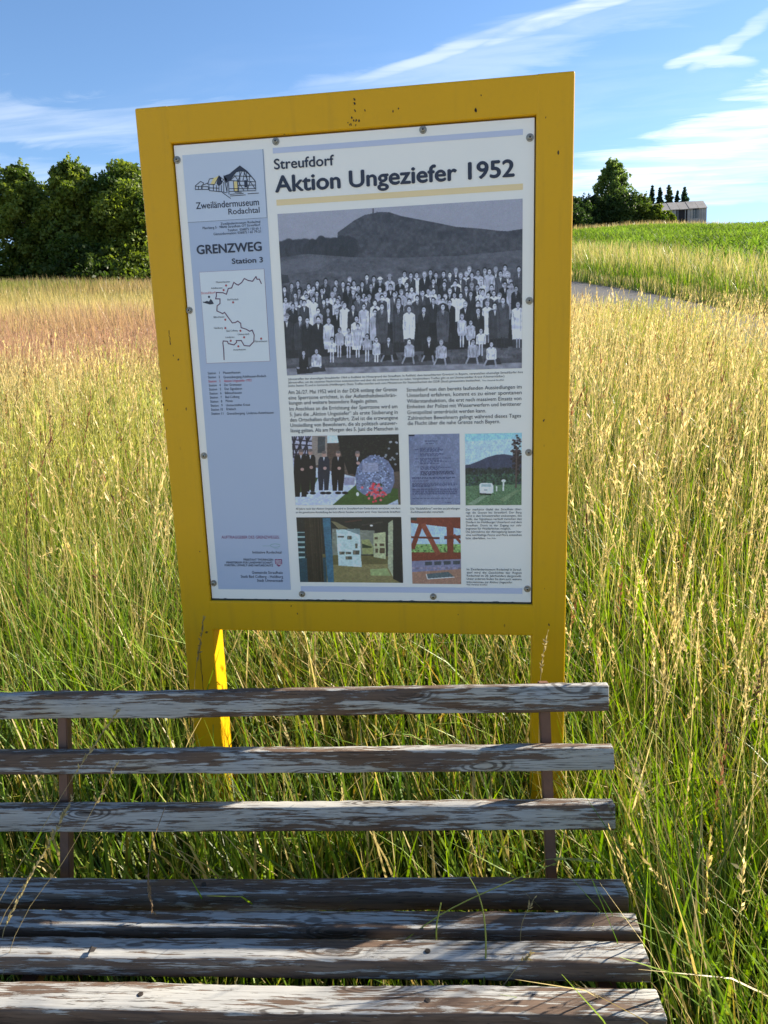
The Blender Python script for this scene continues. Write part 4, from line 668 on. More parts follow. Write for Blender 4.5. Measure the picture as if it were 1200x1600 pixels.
# ------------------------------------------------------------------ the printed photographs, painted pixel by pixel
class Paint:
    def __init__(s, w_, h_, seed=1):
        s.w, s.h = w_, h_; s.a = np.ones((h_, w_, 3)); s.y, s.x = np.mgrid[0:h_, 0:w_].astype(float); s.x = (s.x + .5) / w_; s.y = (s.y + .5) / h_; s.rg = np.random.default_rng(seed); s.asp = w_ / h_
        s.f = lambda q: q
    def nz(s, sx_, sy_, seed): return noise2(s.x + 3, s.y + 3, 1, seed) if sx_ == 0 else noise2((s.x) * sx_, (s.y) * sy_, 1, seed)
    def fill(s, m, c, al=1.0):
        m = (m * al)[..., None] if m.dtype != bool else (m[..., None] * al); s.a = s.a * (1 - m) + np.asarray(c, float) * m
    def sub(s, x0, y0, x1, y1):
        i0, i1 = max(0, int(x0 * s.w) - 1), min(s.w, int(x1 * s.w) + 2); j0, j1 = max(0, int(y0 * s.h) - 1), min(s.h, int(y1 * s.h) + 2); return slice(j0, j1), slice(i0, i1)
    def ell(s, cx, cy, rx, ry, c, al=1.0):
        sl_ = s.sub(cx - rx, cy - ry, cx + rx, cy + ry); d_ = np.sqrt(((s.x[sl_] - cx) / rx) ** 2 + ((s.y[sl_] - cy) / ry) ** 2)
        if d_.size == 0: return
        m = (np.clip((1.06 - d_) * 6, 0, 1) * al)[..., None]; s.a[sl_] = s.a[sl_] * (1 - m) + np.asarray(c, float) * m
    def poly(s, pts, c, al=1.0):
        P = [s.f(p) for p in pts]; xs_ = [p[0] for p in P]; ys_ = [p[1] for p in P]; sl_ = s.sub(min(xs_), min(ys_), max(xs_), max(ys_)); X, Y = s.x[sl_], s.y[sl_]; m = np.zeros(X.shape, bool)
        if m.size == 0: return
        for (x1_, y1_), (x2_, y2_) in zip(P, P[1:] + P[:1]):
            if abs(y2_ - y1_) < 1e-9: continue
            m ^= ((y1_ > Y) != (y2_ > Y)) & (X < (x2_ - x1_) * (Y - y1_) / (y2_ - y1_) + x1_)
        m = m[..., None] * al; s.a[sl_] = s.a[sl_] * (1 - m) + np.asarray(c, float) * m
    def line(s, p, q, wd, c, al=1.0):
        p, q = s.f(p), s.f(q); dx_, dy_ = (q[0] - p[0]) * s.asp, q[1] - p[1]; L_ = math.hypot(dx_, dy_) + 1e-9; nx, ny = -dy_ / L_ * wd / 2 / s.asp, dx_ / L_ * wd / 2; f0, s.f = s.f, (lambda v: v)
        s.poly([(p[0] - nx, p[1] - ny), (q[0] - nx, q[1] - ny), (q[0] + nx, q[1] + ny), (p[0] + nx, p[1] + ny)], c, al); s.f = f0
    def grain(s, amt): s.a += s.rg.normal(0, amt, s.a.shape[:2])[..., None]
    def out(s, name, gain=1.0, rough=0.36):
        big_ = s.w > 500; s.a *= (1 + (0.03 if big_ else 0.20) * (s.nz(60, 60, 91) * (0.5 + s.nz(20, 16, 92)) - 0.5))[..., None]; s.a += s.rg.normal(0, 0.018, s.a.shape); k_ = s.a.copy(); k_[1:-1, 1:-1] = (s.a[1:-1, 1:-1] * 2 + s.a[:-2, 1:-1] + s.a[2:, 1:-1] + s.a[1:-1, :-2] + s.a[1:-1, 2:]) / 6; s.a = k_
        im = bpy.data.images.new(name, s.w, s.h); px_ = np.ones((s.h, s.w, 4), np.float32); px_[..., :3] = np.clip(s.a[::-1] * gain, 0, 0.93); im.pixels.foreach_set(px_.ravel()); im.update(); im.pack()
        m, t, b, _ = mat_nodes(name); ti = t.n('ShaderNodeTexImage'); ti.image = im; t.l(ti.outputs[0], b.inputs['Base Color']); b.inputs['Roughness'].default_value = rough; return m
bw = lambda v: np.array([0.97, 0.98, 1.06]) * (v * 1.02) + np.array([0.008, 0.010, 0.022])

# the old group photograph: hill, tower, meadow and about a hundred and thirty people
g_ = Paint(760, 504, 4)
def gp(p):
    X, Y = p; xl = 9 + 48 * (Y - 72) / 756; yt = 72 - 69 * (X - 9) / 1149; yb = 828 - 30 * (X - 57) / 1101; return ((X - xl) / (1158 - xl), (Y - yt) / (yb - yt))
g_.f = gp
g_.a[:] = bw(0.50); g_.a -= (g_.y[..., None] * 0.06)
tone = lambda lo, hi, sx_, sy_, sd: lo + (hi - lo) * g_.nz(sx_, sy_, sd)
g_.poly([(300, 155), (330, 135), (380, 100), (430, 75), (470, 68), (500, 62), (545, 63), (600, 80), (680, 95), (760, 110), (860, 130), (960, 137), (1050, 148), (1090, 150), (1158, 140), (1160, 260), (300, 290)], bw(0.21))
g_.poly([(466, 72), (466, 46), (472, 46), (473, 72)], bw(0.25)); g_.poly([(485, 66), (487, 58), (492, 66)], bw(0.25))
hillm = np.abs(g_.a - bw(0.21)).sum(-1) < 0.02; tex = g_.nz(90, 60, 7) * 0.07 + g_.nz(16, 22, 8) * 0.05; g_.a[hillm] += (tex[hillm] - 0.05)[:, None]
for k in range(60): X = 10 + k * 6.2; g_.ell(*gp((X, 215 + 30 * g_.rg.random())), 0.028, 0.052, bw(0.15 + 0.05 * g_.rg.random()))
for k in range(40): X = 180 + k * 5; g_.ell(*gp((X, 200 + 45 * g_.rg.random())), 0.02, 0.045, bw(0.13 + 0.04 * g_.rg.random()))
g_.poly([(5, 272), (150, 252), (380, 268), (600, 270), (860, 262), (1160, 236), (1160, 830), (40, 830)], bw(0.27))
fm = g_.y > 0; low_ = np.abs(g_.a - bw(0.27)).sum(-1) < 0.02; g_.a[low_] += ((g_.nz(6, 45, 9) * 0.05 + g_.nz(120, 120, 10) * 0.05 - 0.05))[low_][:, None]
g_.poly([(20, 290), (170, 262), (300, 275), (200, 330), (30, 350)], bw(0.33), 0.5); g_.poly([(20, 345), (60, 350), (70, 385), (20, 390)], bw(0.14), .8)
for k in range(500): X, Y = g_.rg.uniform(30, 1150), g_.rg.uniform(640, 780); g_.ell(*gp((X, Y)), 0.004, 0.008, bw(g_.rg.uniform(0.16, 0.34)), 0.6)
g_.poly([(55, 792), (400, 788), (800, 776), (1160, 770), (1160, 830), (50, 830)], bw(0.44)); g_.poly([(55, 775), (1160, 745), (1160, 772), (55, 795)], bw(0.20), .5)
def who(X, Y, s=13, long=0, light=None, kid=False, hat=0):
    s = s * 1.04
    """X, Y: middle of the head in the picture's own coordinates; s: half a head's height"""
    r_ = g_.rg; lt = (r_.random() < 0.30) if light is None else light; coat = r_.uniform(0.55, 0.78) if lt else r_.uniform(0.07, 0.26); sc = s / 755 * 1.0
    L_ = long or 120; wsh = s * (1.55 if kid else 1.75) * r_.uniform(0.92, 1.1); ln = Y + s * 1.25
    g_.poly([(X - wsh * 0.45, ln - 2), (X + wsh * 0.45, ln - 2), (X + wsh, ln + s * 0.55), (X + wsh * 1.08, ln + min(L_, s * 4.2)), (X + wsh * 0.8, ln + L_), (X - wsh * 0.8, ln + L_), (X - wsh * 1.08, ln + min(L_, s * 4.2)), (X - wsh, ln + s * 0.55)], bw(coat))
    for sg in (-1, 1): g_.line((X + sg * wsh * 0.86, ln + s), (X + sg * wsh * 0.55, ln + min(L_, s * 4.4)), 0.0035, bw(coat * 0.6), 0.8)
    for k in range(5): q_ = r_.uniform(-.8, .8) * wsh; g_.line((X + q_, ln + s * r_.uniform(1, 3)), (X + q_ * .9, ln + L_ * r_.uniform(.5, 1)), r_.uniform(.002, .006), bw(coat * r_.uniform(.55, 1.25)), .6)
    if L_ > 140: g_.poly([(X - wsh * 0.85, ln + L_ * .78), (X + wsh * 0.85, ln + L_ * .78), (X + wsh * 0.85, ln + L_), (X - wsh * 0.85, ln + L_)], bw(0.10), .9); [g_.line((X + q_, ln + L_ * .75), (X + q_, ln + L_), 0.008, bw(0.5 if lt else .14)) for q_ in (-6, 6)]
    if not lt:
        g_.poly([(X - s * 0.42, ln - 1), (X + s * 0.42, ln - 1), (X + s * 0.05, ln + s * 2.1)], bw(r_.uniform(0.66, 0.78)))
        if r_.random() < 0.6: g_.line((X, ln), (X + 1, ln + s * 1.9), 0.004, bw(0.12))
    elif r_.random() < 0.5:
        for k in range(5): g_.ell(*gp((X + r_.normal(0, wsh * .5), ln + r_.uniform(0, s * 3.5))), 0.004, 0.008, bw(coat * 0.75), .6)
    g_.ell(*gp((X, ln - 1)), s * 0.34 / 1125, s * 0.5 / 755, bw(0.45)); hair = r_.uniform(0.06, 0.16) if r_.random() < 0.8 else 0.5
    g_.ell(*gp((X, Y - s * 0.25)), s * 0.78 / 1125, s * 0.95 / 755, bw(hair)); g_.ell(*gp((X + r_.normal(0, .6), Y + s * 0.18)), s * 0.60 / 1125, s * 0.86 / 755, bw(r_.uniform(0.56, 0.68)))
    g_.line((X - s * .38, Y + 0), (X + s * .38, Y + 0), 0.0032, bw(0.22), .75); g_.line((X - s * .2, Y + s * .6), (X + s * .2, Y + s * .6), 0.0025, bw(0.28), .6)
    if hat: g_.ell(*gp((X, Y - s * .55)), s * 1.15 / 1125, s * 0.28 / 755, bw(0.4 if hat == 1 else .75)); g_.ell(*gp((X, Y - s * .85)), s * 0.7 / 1125, s * 0.5 / 755, bw(0.4 if hat == 1 else .75))
rows_ = [[(45, 415), (78, 400), (110, 388), (162, 402), (203, 388), (243, 378), (295, 383), (327, 392), (358, 372), (378, 388), (440, 360), (473, 368), (618, 345), (647, 352), (674, 350), (711, 350), (739, 338), (764, 350), (800, 345), (828, 350), (856, 332), (918, 325), (905, 348), (958, 340), (988, 330), (1010, 335), (1038, 328), (1080, 318), (1060, 345), (1142, 325), (878, 355), (503, 375), (548, 362), (930, 352), (1092, 350), (597, 377)],
 [(97, 445), (115, 425), (145, 430), (185, 412), (235, 420), (288, 415), (353, 395), (400, 410), (418, 392), (460, 402), (805, 378), (752, 380), (857, 378), (972, 382), (1020, 410), (1075, 395), (437, 460), (395, 445), (308, 455), (235, 475), (185, 462), (512, 455), (570, 440), (630, 440), (697, 432), (740, 440), (752, 470), (808, 455), (850, 445), (925, 440), (970, 430), (1057, 450), (1110, 400)],
 [(85, 495), (140, 480), (208, 515), (255, 515), (298, 520), (348, 530), (335, 490), (375, 500), (427, 497), (480, 480), (590, 470), (640, 475), (797, 470), (828, 480), (900, 490), (958, 485), (1000, 487), (1035, 495), (1072, 465)]]
rows_[1] += [(X_, 430 - 55 * X_ / 1150 + g_.rg.uniform(-5, 75)) for X_ in np.linspace(50, 1130, 44)]
for rw in rows_[:2]:
    for X, Y in sorted(rw, key=lambda p: p[1]): who(X, Y, 12.5, 150, hat=(1 if (X, Y) == (548, 362) else 2 if (X, Y) == (503, 375) else 0))
g_.poly([(40, 600), (1150, 560), (1150, 690), (60, 745)], bw(0.06), .8)
for X, Y in rows_[2]: who(X, Y, 13, 170)
for X, Y, lt, hh in [(55, 548, False, 175), (120, 552, False, 170), (155, 562, False, 150), (208, 558, False, 150), (258, 562, True, 120), (392, 555, True, 130), (480, 525, True, 150), (512, 497, False, 205), (590, 495, False, 200), (640, 510, True, 160), (708, 512, False, 175), (797, 500, False, 190), (960, 520, False, 140), (1035, 497, False, 180), (1072, 470, False, 210), (1140, 490, True, 190)]: who(X, Y, 14.5, hh, lt, hat=1 if X in (55,) else 0)
for X, Y, lg_ in [(310, 608, 60), (355, 610, 62), (398, 590, 80), (443, 640, 50), (275, 655, 45), (487, 655, 60), (885, 548, 75), (925, 575, 70), (972, 615, 50)]:
    for sg in (-6, 6): g_.line((X + sg, Y + lg_), (X + sg, min(765, Y + lg_ + 72)), 0.009, bw(0.66))
    who(X, Y, 12, lg_, True, True)
for X, Y, lt in [(138, 718, False), (200, 710, True), (543, 655, False), (642, 665, True), (733, 657, False), (790, 672, True), (937, 668, True), (1020, 680, True)]:
    g_.poly([(X - 36, Y + 72), (X + 36, Y + 66), (X + 46, Y + 98), (X - 30, Y + 104)], bw(0.16 if lt else .1)); who(X, Y, 12.5, 60, lt); g_.line((X - 20, Y + 75), (X - 34, min(790, Y + 108)), 0.011, bw(0.5)); g_.line((X + 16, Y + 75), (X + 22, min(790, Y + 110)), 0.011, bw(0.5))
am = np.where(g_.y < 0.20, 0.05, np.where(g_.y < 0.36, 0.5, 1.0)) * 0.22; g_.a *= (1 + am * (g_.nz(60, 60, 14) + g_.nz(33, 40, 15) - 1.0))[..., None]; g_.grain(0.022); g_.a = np.clip(g_.a, 0, 1); m_group = g_.out('group_photograph', 1.30)
sheet('group_photograph', *RR['group'], m_group, Y1, 'black and white photograph of a large crowd below a hill')

# men at a memorial stone
p_ = Paint(330, 216, 5); p_.f = lambda p: ((p[0] - 95 - (p[1] - 60) * .06) / 1005, (p[1] - 60) / 650)
p_.a[:] = (0.30, 0.26, 0.24); p_.poly([(90, 60), (290, 60), (290, 300), (90, 300)], (0.60, 0.60, 0.68))
for k in range(9): p_.line((100 + k * 22, 60), (150 + k * 18 - (k % 3) * 60, 260), 0.02, (0.13, 0.12, 0.17))
for k in range(4): p_.line((95, 90 + k * 45), (290, 110 + k * 40), 0.018, (0.13, 0.12, 0.17))
p_.poly([(290, 60), (435, 60), (435, 330), (290, 330)], (0.50, 0.46, 0.44)); p_.poly([(345, 70), (415, 70), (415, 220), (345, 220)], (0.22, 0.24, 0.26)); p_.poly([(435, 60), (560, 60), (540, 130), (435, 130)], (0.70, 0.78, 0.86))
p_.poly([(435, 130), (620, 130), (640, 330), (435, 330)], (0.27, 0.22, 0.20)); p_.poly([(530, 60), (1110, 55), (1120, 400), (640, 420), (560, 200)], (0.07, 0.07, 0.08))
for k in range(260): p_.ell(*p_.f((p_.rg.uniform(540, 1100), p_.rg.uniform(60, 330))), 0.008, 0.012, np.array([0.09, 0.11, 0.09]) * p_.rg.uniform(0.5, 1.7), .7)
for k in range(12): p_.ell(*p_.f((p_.rg.uniform(980, 1090), p_.rg.uniform(100, 340))), 0.012, 0.016, (0.55, 0.57, 0.62), .8)
p_.poly([(110, 300), (720, 450), (700, 560), (480, 720), (120, 720)], (0.66, 0.70, 0.82)); p_.poly([(110, 430), (350, 450), (300, 560), (120, 600)], (0.17, 0.26, 0.13)); p_.poly([(590, 450), (700, 450), (700, 520), (600, 520)], (0.50, 0.50, 0.60))
p_.poly([(480, 720), (700, 530), (1110, 560), (1120, 720)], (0.20, 0.30, 0.13)); p_.poly([(1000, 715), (1110, 660), (1120, 720)], (0.60, 0.64, 0.72))
def gent(X, top, w_, h_, c):
    p_.poly([(X - w_ * .35, top), (X + w_ * .35, top), (X + w_ * .5, top + 30), (X + w_ * .55, top + h_ * .5), (X + w_ * .42, top + h_), (X + w_ * .05, top + h_), (X, top + h_ * .62), (X - w_ * .08, top + h_), (X - w_ * .42, top + h_), (X - w_ * .55, top + h_ * .5), (X - w_ * .5, top + 30)], c)
    p_.poly([(X - 10, top - 2), (X + 10, top - 2), (X, top + 45)], (0.68, 0.70, 0.76)); p_.ell(*p_.f((X, top - 22)), 0.022, 0.042, (0.56, 0.45, 0.42)); p_.ell(*p_.f((X, top - 42)), 0.022, 0.022, (0.35, 0.32, 0.32)); p_.ell(*p_.f((X + w_ * .1, top + h_ * .34)), 0.018, 0.024, (0.62, 0.50, 0.48))
gent(185, 235, 130, 395, (.05, .05, .07)); gent(275, 235, 100, 345, (.05, .05, .07)); gent(405, 255, 105, 315, (.10, .12, .18)); gent(540, 255, 115, 320, (.04, .04, .06)); gent(722, 260, 75, 170, (.05, .05, .07))
for X in (230, 300, 400, 450, 545, 610): p_.ell(*p_.f((X, 595)), 0.03, 0.02, (0.04, 0.04, 0.05))
p_.poly([(705, 440), (720, 360), (770, 290), (850, 245), (930, 260), (1010, 300), (1065, 390), (1075, 500), (1040, 600), (900, 640), (780, 610), (720, 560)], (0.38, 0.42, 0.54))
for k in range(520):
    X, Y = 890 + p_.rg.normal(0, 85), 430 + p_.rg.normal(0, 95)
    if ((X - 890) / 180) ** 2 + ((Y - 440) / 195) ** 2 < 1: p_.ell(*p_.f((X, Y)), 0.008, 0.010, np.array([0.46, 0.50, 0.62]) * p_.rg.uniform(0.4, 1.5), .8)
p_.poly([(770, 315), (915, 315), (925, 400), (770, 405)], (0.50, 0.52, 0.62))
for k in range(60): p_.ell(*p_.f((905 + p_.rg.normal(0, 38), 595 + p_.rg.normal(0, 38))), 0.012, 0.018, [(0.72, 0.20, 0.26), (0.80, 0.36, 0.40), (0.16, 0.24, 0.16)][p_.rg.integers(3)])
p_.ell(*p_.f((730, 608)), 0.014, 0.03, (0.75, 0.80, 0.86)); p_.grain(0.02); sheet('memorial_photograph', *RR['memorial'], p_.out('memorial_photograph', 1.25), Y1, 'colour photograph of dark suited men by a memorial stone')

# inside the museum
p_ = Paint(330, 208, 6); p_.f = lambda p: ((p[0] - 140 - (p[1] - 825) * .05) / 985, (p[1] - 825) / 612)
p_.a[:] = (0.13, 0.14, 0.13); p_.poly([(380, 1170), (1140, 1190), (1140, 1450), (380, 1450)], (0.34, 0.32, 0.20)); p_.poly([(480, 1270), (1060, 1260), (1140, 1440), (420, 1440)], (0.45, 0.42, 0.28))
p_.poly([(480, 930), (880, 950), (880, 1170), (480, 1180)], (0.42, 0.44, 0.40)); p_.poly([(760, 1035), (830, 1030), (870, 1100), (870, 1170), (770, 1170)], (0.50, 0.52, 0.34)); p_.poly([(765, 1070), (860, 1100), (850, 1110), (765, 1110)], (.16, .22, .14))
p_.poly([(140, 960), (220, 960), (220, 1210), (150, 1210)], (0.52, 0.62, 0.62))
for k in range(5): p_.line((150, 985 + k * 48), (230, 985 + k * 48), 0.05, (0.10, 0.17, 0.19))
p_.poly([(160, 1210), (420, 1200), (430, 1440), (170, 1440)], (0.13, 0.24, 0.28)); p_.poly([(215, 830), (380, 830), (400, 1440), (250, 1440)], (0.15, 0.14, 0.11))
for k in range(14): p_.line((225 + k * 11, 830), (260 + k * 11, 1440), 0.008, np.array([0.22, 0.20, 0.16]) * p_.rg.uniform(.4, 1.3), .7)
p_.poly([(390, 830), (465, 830), (500, 1440), (440, 1440)], (0.20, 0.36, 0.44)); p_.poly([(470, 860), (520, 870), (640, 930), (540, 930)], (0.42, 0.40, 0.30)); p_.line((600, 870), (760, 850), 0.02, (0.26, 0.18, 0.16)); p_.line((760, 900), (960, 870), 0.02, (0.20, 0.20, 0.18))
p_.poly([(520, 940), (742, 930), (762, 1290), (542, 1278)], (0.66, 0.74, 0.74)); p_.poly([(600, 938), (742, 930), (744, 990)], (0.40, 0.47, 0.48))
for X, Y, w_, h_ in [(535, 1000, 60, 14), (625, 1000, 40, 30), (700, 1070, 22, 42), (550, 1145, 50, 26), (610, 1150, 50, 20), (680, 1135, 60, 36), (610, 1190, 60, 30)]: p_.poly([(X, Y), (X + w_, Y), (X + w_, Y + h_), (X, Y + h_)], (0.26, 0.27, 0.24)); p_.poly([(X + 4, Y + 4), (X + w_ * .4, Y + 4), (X + w_ * .4, Y + h_ - 3), (X + 4, Y + h_ - 3)], (0.45, 0.42, 0.36))
p_.poly([(870, 975), (982, 962), (990, 1215), (875, 1195)], (0.62, 0.64, 0.50)); [p_.poly([(a, b), (a + c_, b), (a + c_, b + d_), (a, b + d_)], (.28, .24, .18)) for a, b, c_, d_ in ((880, 1010, 30, 20), (885, 1070, 20, 24), (930, 1070, 40, 24), (890, 1115, 25, 40), (930, 1110, 48, 50))]
p_.poly([(1005, 880), (1050, 850), (1070, 1400), (1010, 1290)], (0.58, 0.60, 0.50)); p_.poly([(1050, 840), (1130, 830), (1142, 1440), (1060, 1400)], (0.07, 0.10, 0.11)); p_.ell(*p_.f((850, 903)), 0.014, 0.014, (1, 1, 1)); p_.poly([(840, 1310), (1000, 1300), (1040, 1370), (850, 1370)], (0.55, 0.62, 0.42), .8)
p_.grain(0.015); sheet('museum_photograph', *RR['museum'], p_.out('museum_photograph', 1.25), Y1, 'colour photograph of display boards inside the museum')

# the typed letter
p_ = Paint(170, 232, 7); p_.a[:] = (0.45, 0.49, 0.61); p_.a += (p_.nz(3, 4, 3)[..., None] - .5) * .08
def typed(x0_, x1_, y_, dk=.26):
    x_ = x0_
    while x_ < x1_: w_ = p_.rg.uniform(.02, .07); p_.line((x_, y_), (min(x_ + w_, x1_), y_), .009, np.array([.16, .19, .32]) if dk < .2 else (.22, .26, .40)); x_ += w_ + .014
typed(.32, .58, .095, .1); typed(.35, .5, .13)
for y_, x1_ in [(.195, .62), (.21, .7), (.225, .68), (.24, .6), (.27, .7), (.285, .68), (.30, .58), (.335, .85), (.35, .6), (.365, .65), (.385, .85), (.40, .5), (.415, .62), (.45, .62), (.465, .85), (.48, .62), (.495, .58), (.52, .88), (.533, .86), (.546, .9), (.56, .88), (.573, .5)]: typed(.22, x1_, y_, .1 if y_ > .5 else .26)
for y_ in (.21, .27, .34, .385, .455): typed(.12, .19, y_)
for y_, x1_ in [(.61, .9), (.625, .8), (.655, .38), (.69, .93), (.705, .95), (.72, .9), (.735, .4), (.77, .95), (.785, .96), (.80, .95), (.815, .95), (.83, .95), (.845, .93), (.905, .82)]: typed(.05, x1_, y_)
typed(.7, .82, .97); p_.line((0, .01), (.12, .012), .02, (.12, .14, .2)); sheet('letter_photograph', *RR['letter'], p_.out('letter_photograph', 1.12), Y1, 'blue grey copy of a typed letter')

# white van on a track below the hill
p_ = Paint(200, 260, 8); p_.f = lambda p: ((p[0] - 528) / 480, (p[1] - 35) / 615); p_.a[:] = (0.66, 0.77, 0.84); p_.poly([(528, 30), (1010, 30), (1010, 80), (528, 100)], (0.56, 0.76, 0.84))
p_.poly([(528, 300), (570, 295), (640, 270), (720, 235), (800, 215), (860, 212), (930, 225), (1010, 240), (1010, 490), (528, 490)], (0.22, 0.25, 0.34))
for k in range(900):
    X, Y = p_.rg.uniform(528, 1010), p_.rg.uniform(330, 480); p_.ell(*p_.f((X, Y)), 0.018, 0.014, np.array([0.16, 0.25, 0.20]) * p_.rg.uniform(.5, 1.7) if Y > 380 else np.array([.12, .17, .16]) * p_.rg.uniform(.6, 1.5), .8)
p_.poly([(528, 480), (1010, 470), (1010, 655), (528, 655)], (0.32, 0.44, 0.33))
for k in range(500): p_.ell(*p_.f((p_.rg.uniform(528, 1010), p_.rg.uniform(480, 650))), 0.012, 0.006, np.array([0.33, 0.45, 0.32]) * p_.rg.uniform(.6, 1.4), .7)
p_.poly([(540, 640), (660, 570), (730, 560), (600, 650)], (0.55, 0.62, 0.55), .6); p_.poly([(820, 600), (960, 520), (1000, 520), (860, 620)], (0.52, 0.58, 0.46), .5)
for k in range(160): p_.ell(*p_.f((970 + p_.rg.normal(0, 22), 230 + p_.rg.normal(0, 75))), 0.022, 0.014, np.array([.16, .13, .14]) * p_.rg.uniform(.5, 1.5), .85)
p_.line((965, 150), (960, 500), .02, (.30, .25, .25)); p_.poly([(648, 470), (660, 456), (755, 458), (768, 480), (768, 540), (740, 553), (650, 548)], (0.82, 0.86, 0.90)); p_.poly([(665, 468), (745, 468), (748, 490), (665, 490)], (0.60, 0.68, 0.70)); p_.line((650, 550), (750, 556), .02, (.06, .08, .08)); p_.line((690, 518), (715, 518), .01, (.2, .25, .25))
p_.ell(*p_.f((855, 440)), 0.04, 0.022, (0.82, 0.86, 0.86)); p_.line((855, 440), (852, 528), .022, (.78, .82, .80)); p_.line((795, 485), (795, 530), .018, (.78, .82, .80)); p_.grain(.015)
sheet('van_photograph', *RR['bus'], p_.out('van_photograph', 1.15), Y1, 'colour photograph of a white van below a wooded hill')

# timber frame over a panorama board
p_ = Paint(170, 232, 9); p_.f = lambda p: ((p[0] - 68) / 420, (p[1] - 755) / 565); p_.a[:] = (0.60, 0.70, 0.88); p_.poly([(60, 980), (490, 980), (490, 1060), (60, 1060)], (0.48, 0.60, 0.36))
for k in range(160): p_.ell(*p_.f((p_.rg.uniform(70, 480), p_.rg.uniform(985, 1055))), 0.018, 0.012, np.array([0.35, 0.50, 0.28]) * p_.rg.uniform(.4, 1.5), .8)
tb = (0.40, 0.19, 0.14)
for q_ in ([(60, 755), (490, 755), (490, 850), (60, 800)], [(370, 820), (430, 820), (425, 1100), (375, 1100)], [(60, 1050), (490, 1050), (490, 1105), (60, 1125)]): p_.poly(q_, tb)
p_.line((155, 810), (75, 1020), .07, tb); p_.line((170, 810), (300, 1070), .075, (.46, .24, .18)); p_.line((60, 920), (310, 930), .03, (.33, .16, .13)); p_.line((350, 925), (490, 918), .05, (.33, .16, .13)); p_.line((430, 900), (490, 970), .04, tb); p_.line((60, 760), (120, 770), .05, (.2, .2, .2))
p_.poly([(60, 1125), (490, 1105), (490, 1190), (60, 1220)], (0.44, 0.44, 0.54))
for k in range(5): X = 180 + k * 80; p_.poly([(X, 1130 - k * 3), (X + 62, 1128 - k * 3), (X + 60, 1158 - k * 3), (X + 2, 1162 - k * 3)], (0.22, 0.25, 0.28))
for k in range(12): p_.ell(*p_.f((80 + 36 * k, 1185)), 0.035, 0.018, np.array([.50, .46, .52]) * p_.rg.uniform(.7, 1.2), .8)
p_.poly([(60, 1220), (490, 1190), (490, 1325), (60, 1325)], (0.55, 0.42, 0.36)); p_.poly([(190, 1235), (380, 1215), (430, 1260), (200, 1278)], (0.28, 0.34, 0.36)); p_.line((190, 1235), (200, 1278), .012, (.8, .8, .8)); p_.line((200, 1278), (430, 1260), .012, (.8, .8, .8)); p_.grain(.015)
sheet('timber_photograph', *RR['timber'], p_.out('timber_photograph', 1.25), Y1, 'colour photograph of a brown timber frame over a stone wall')

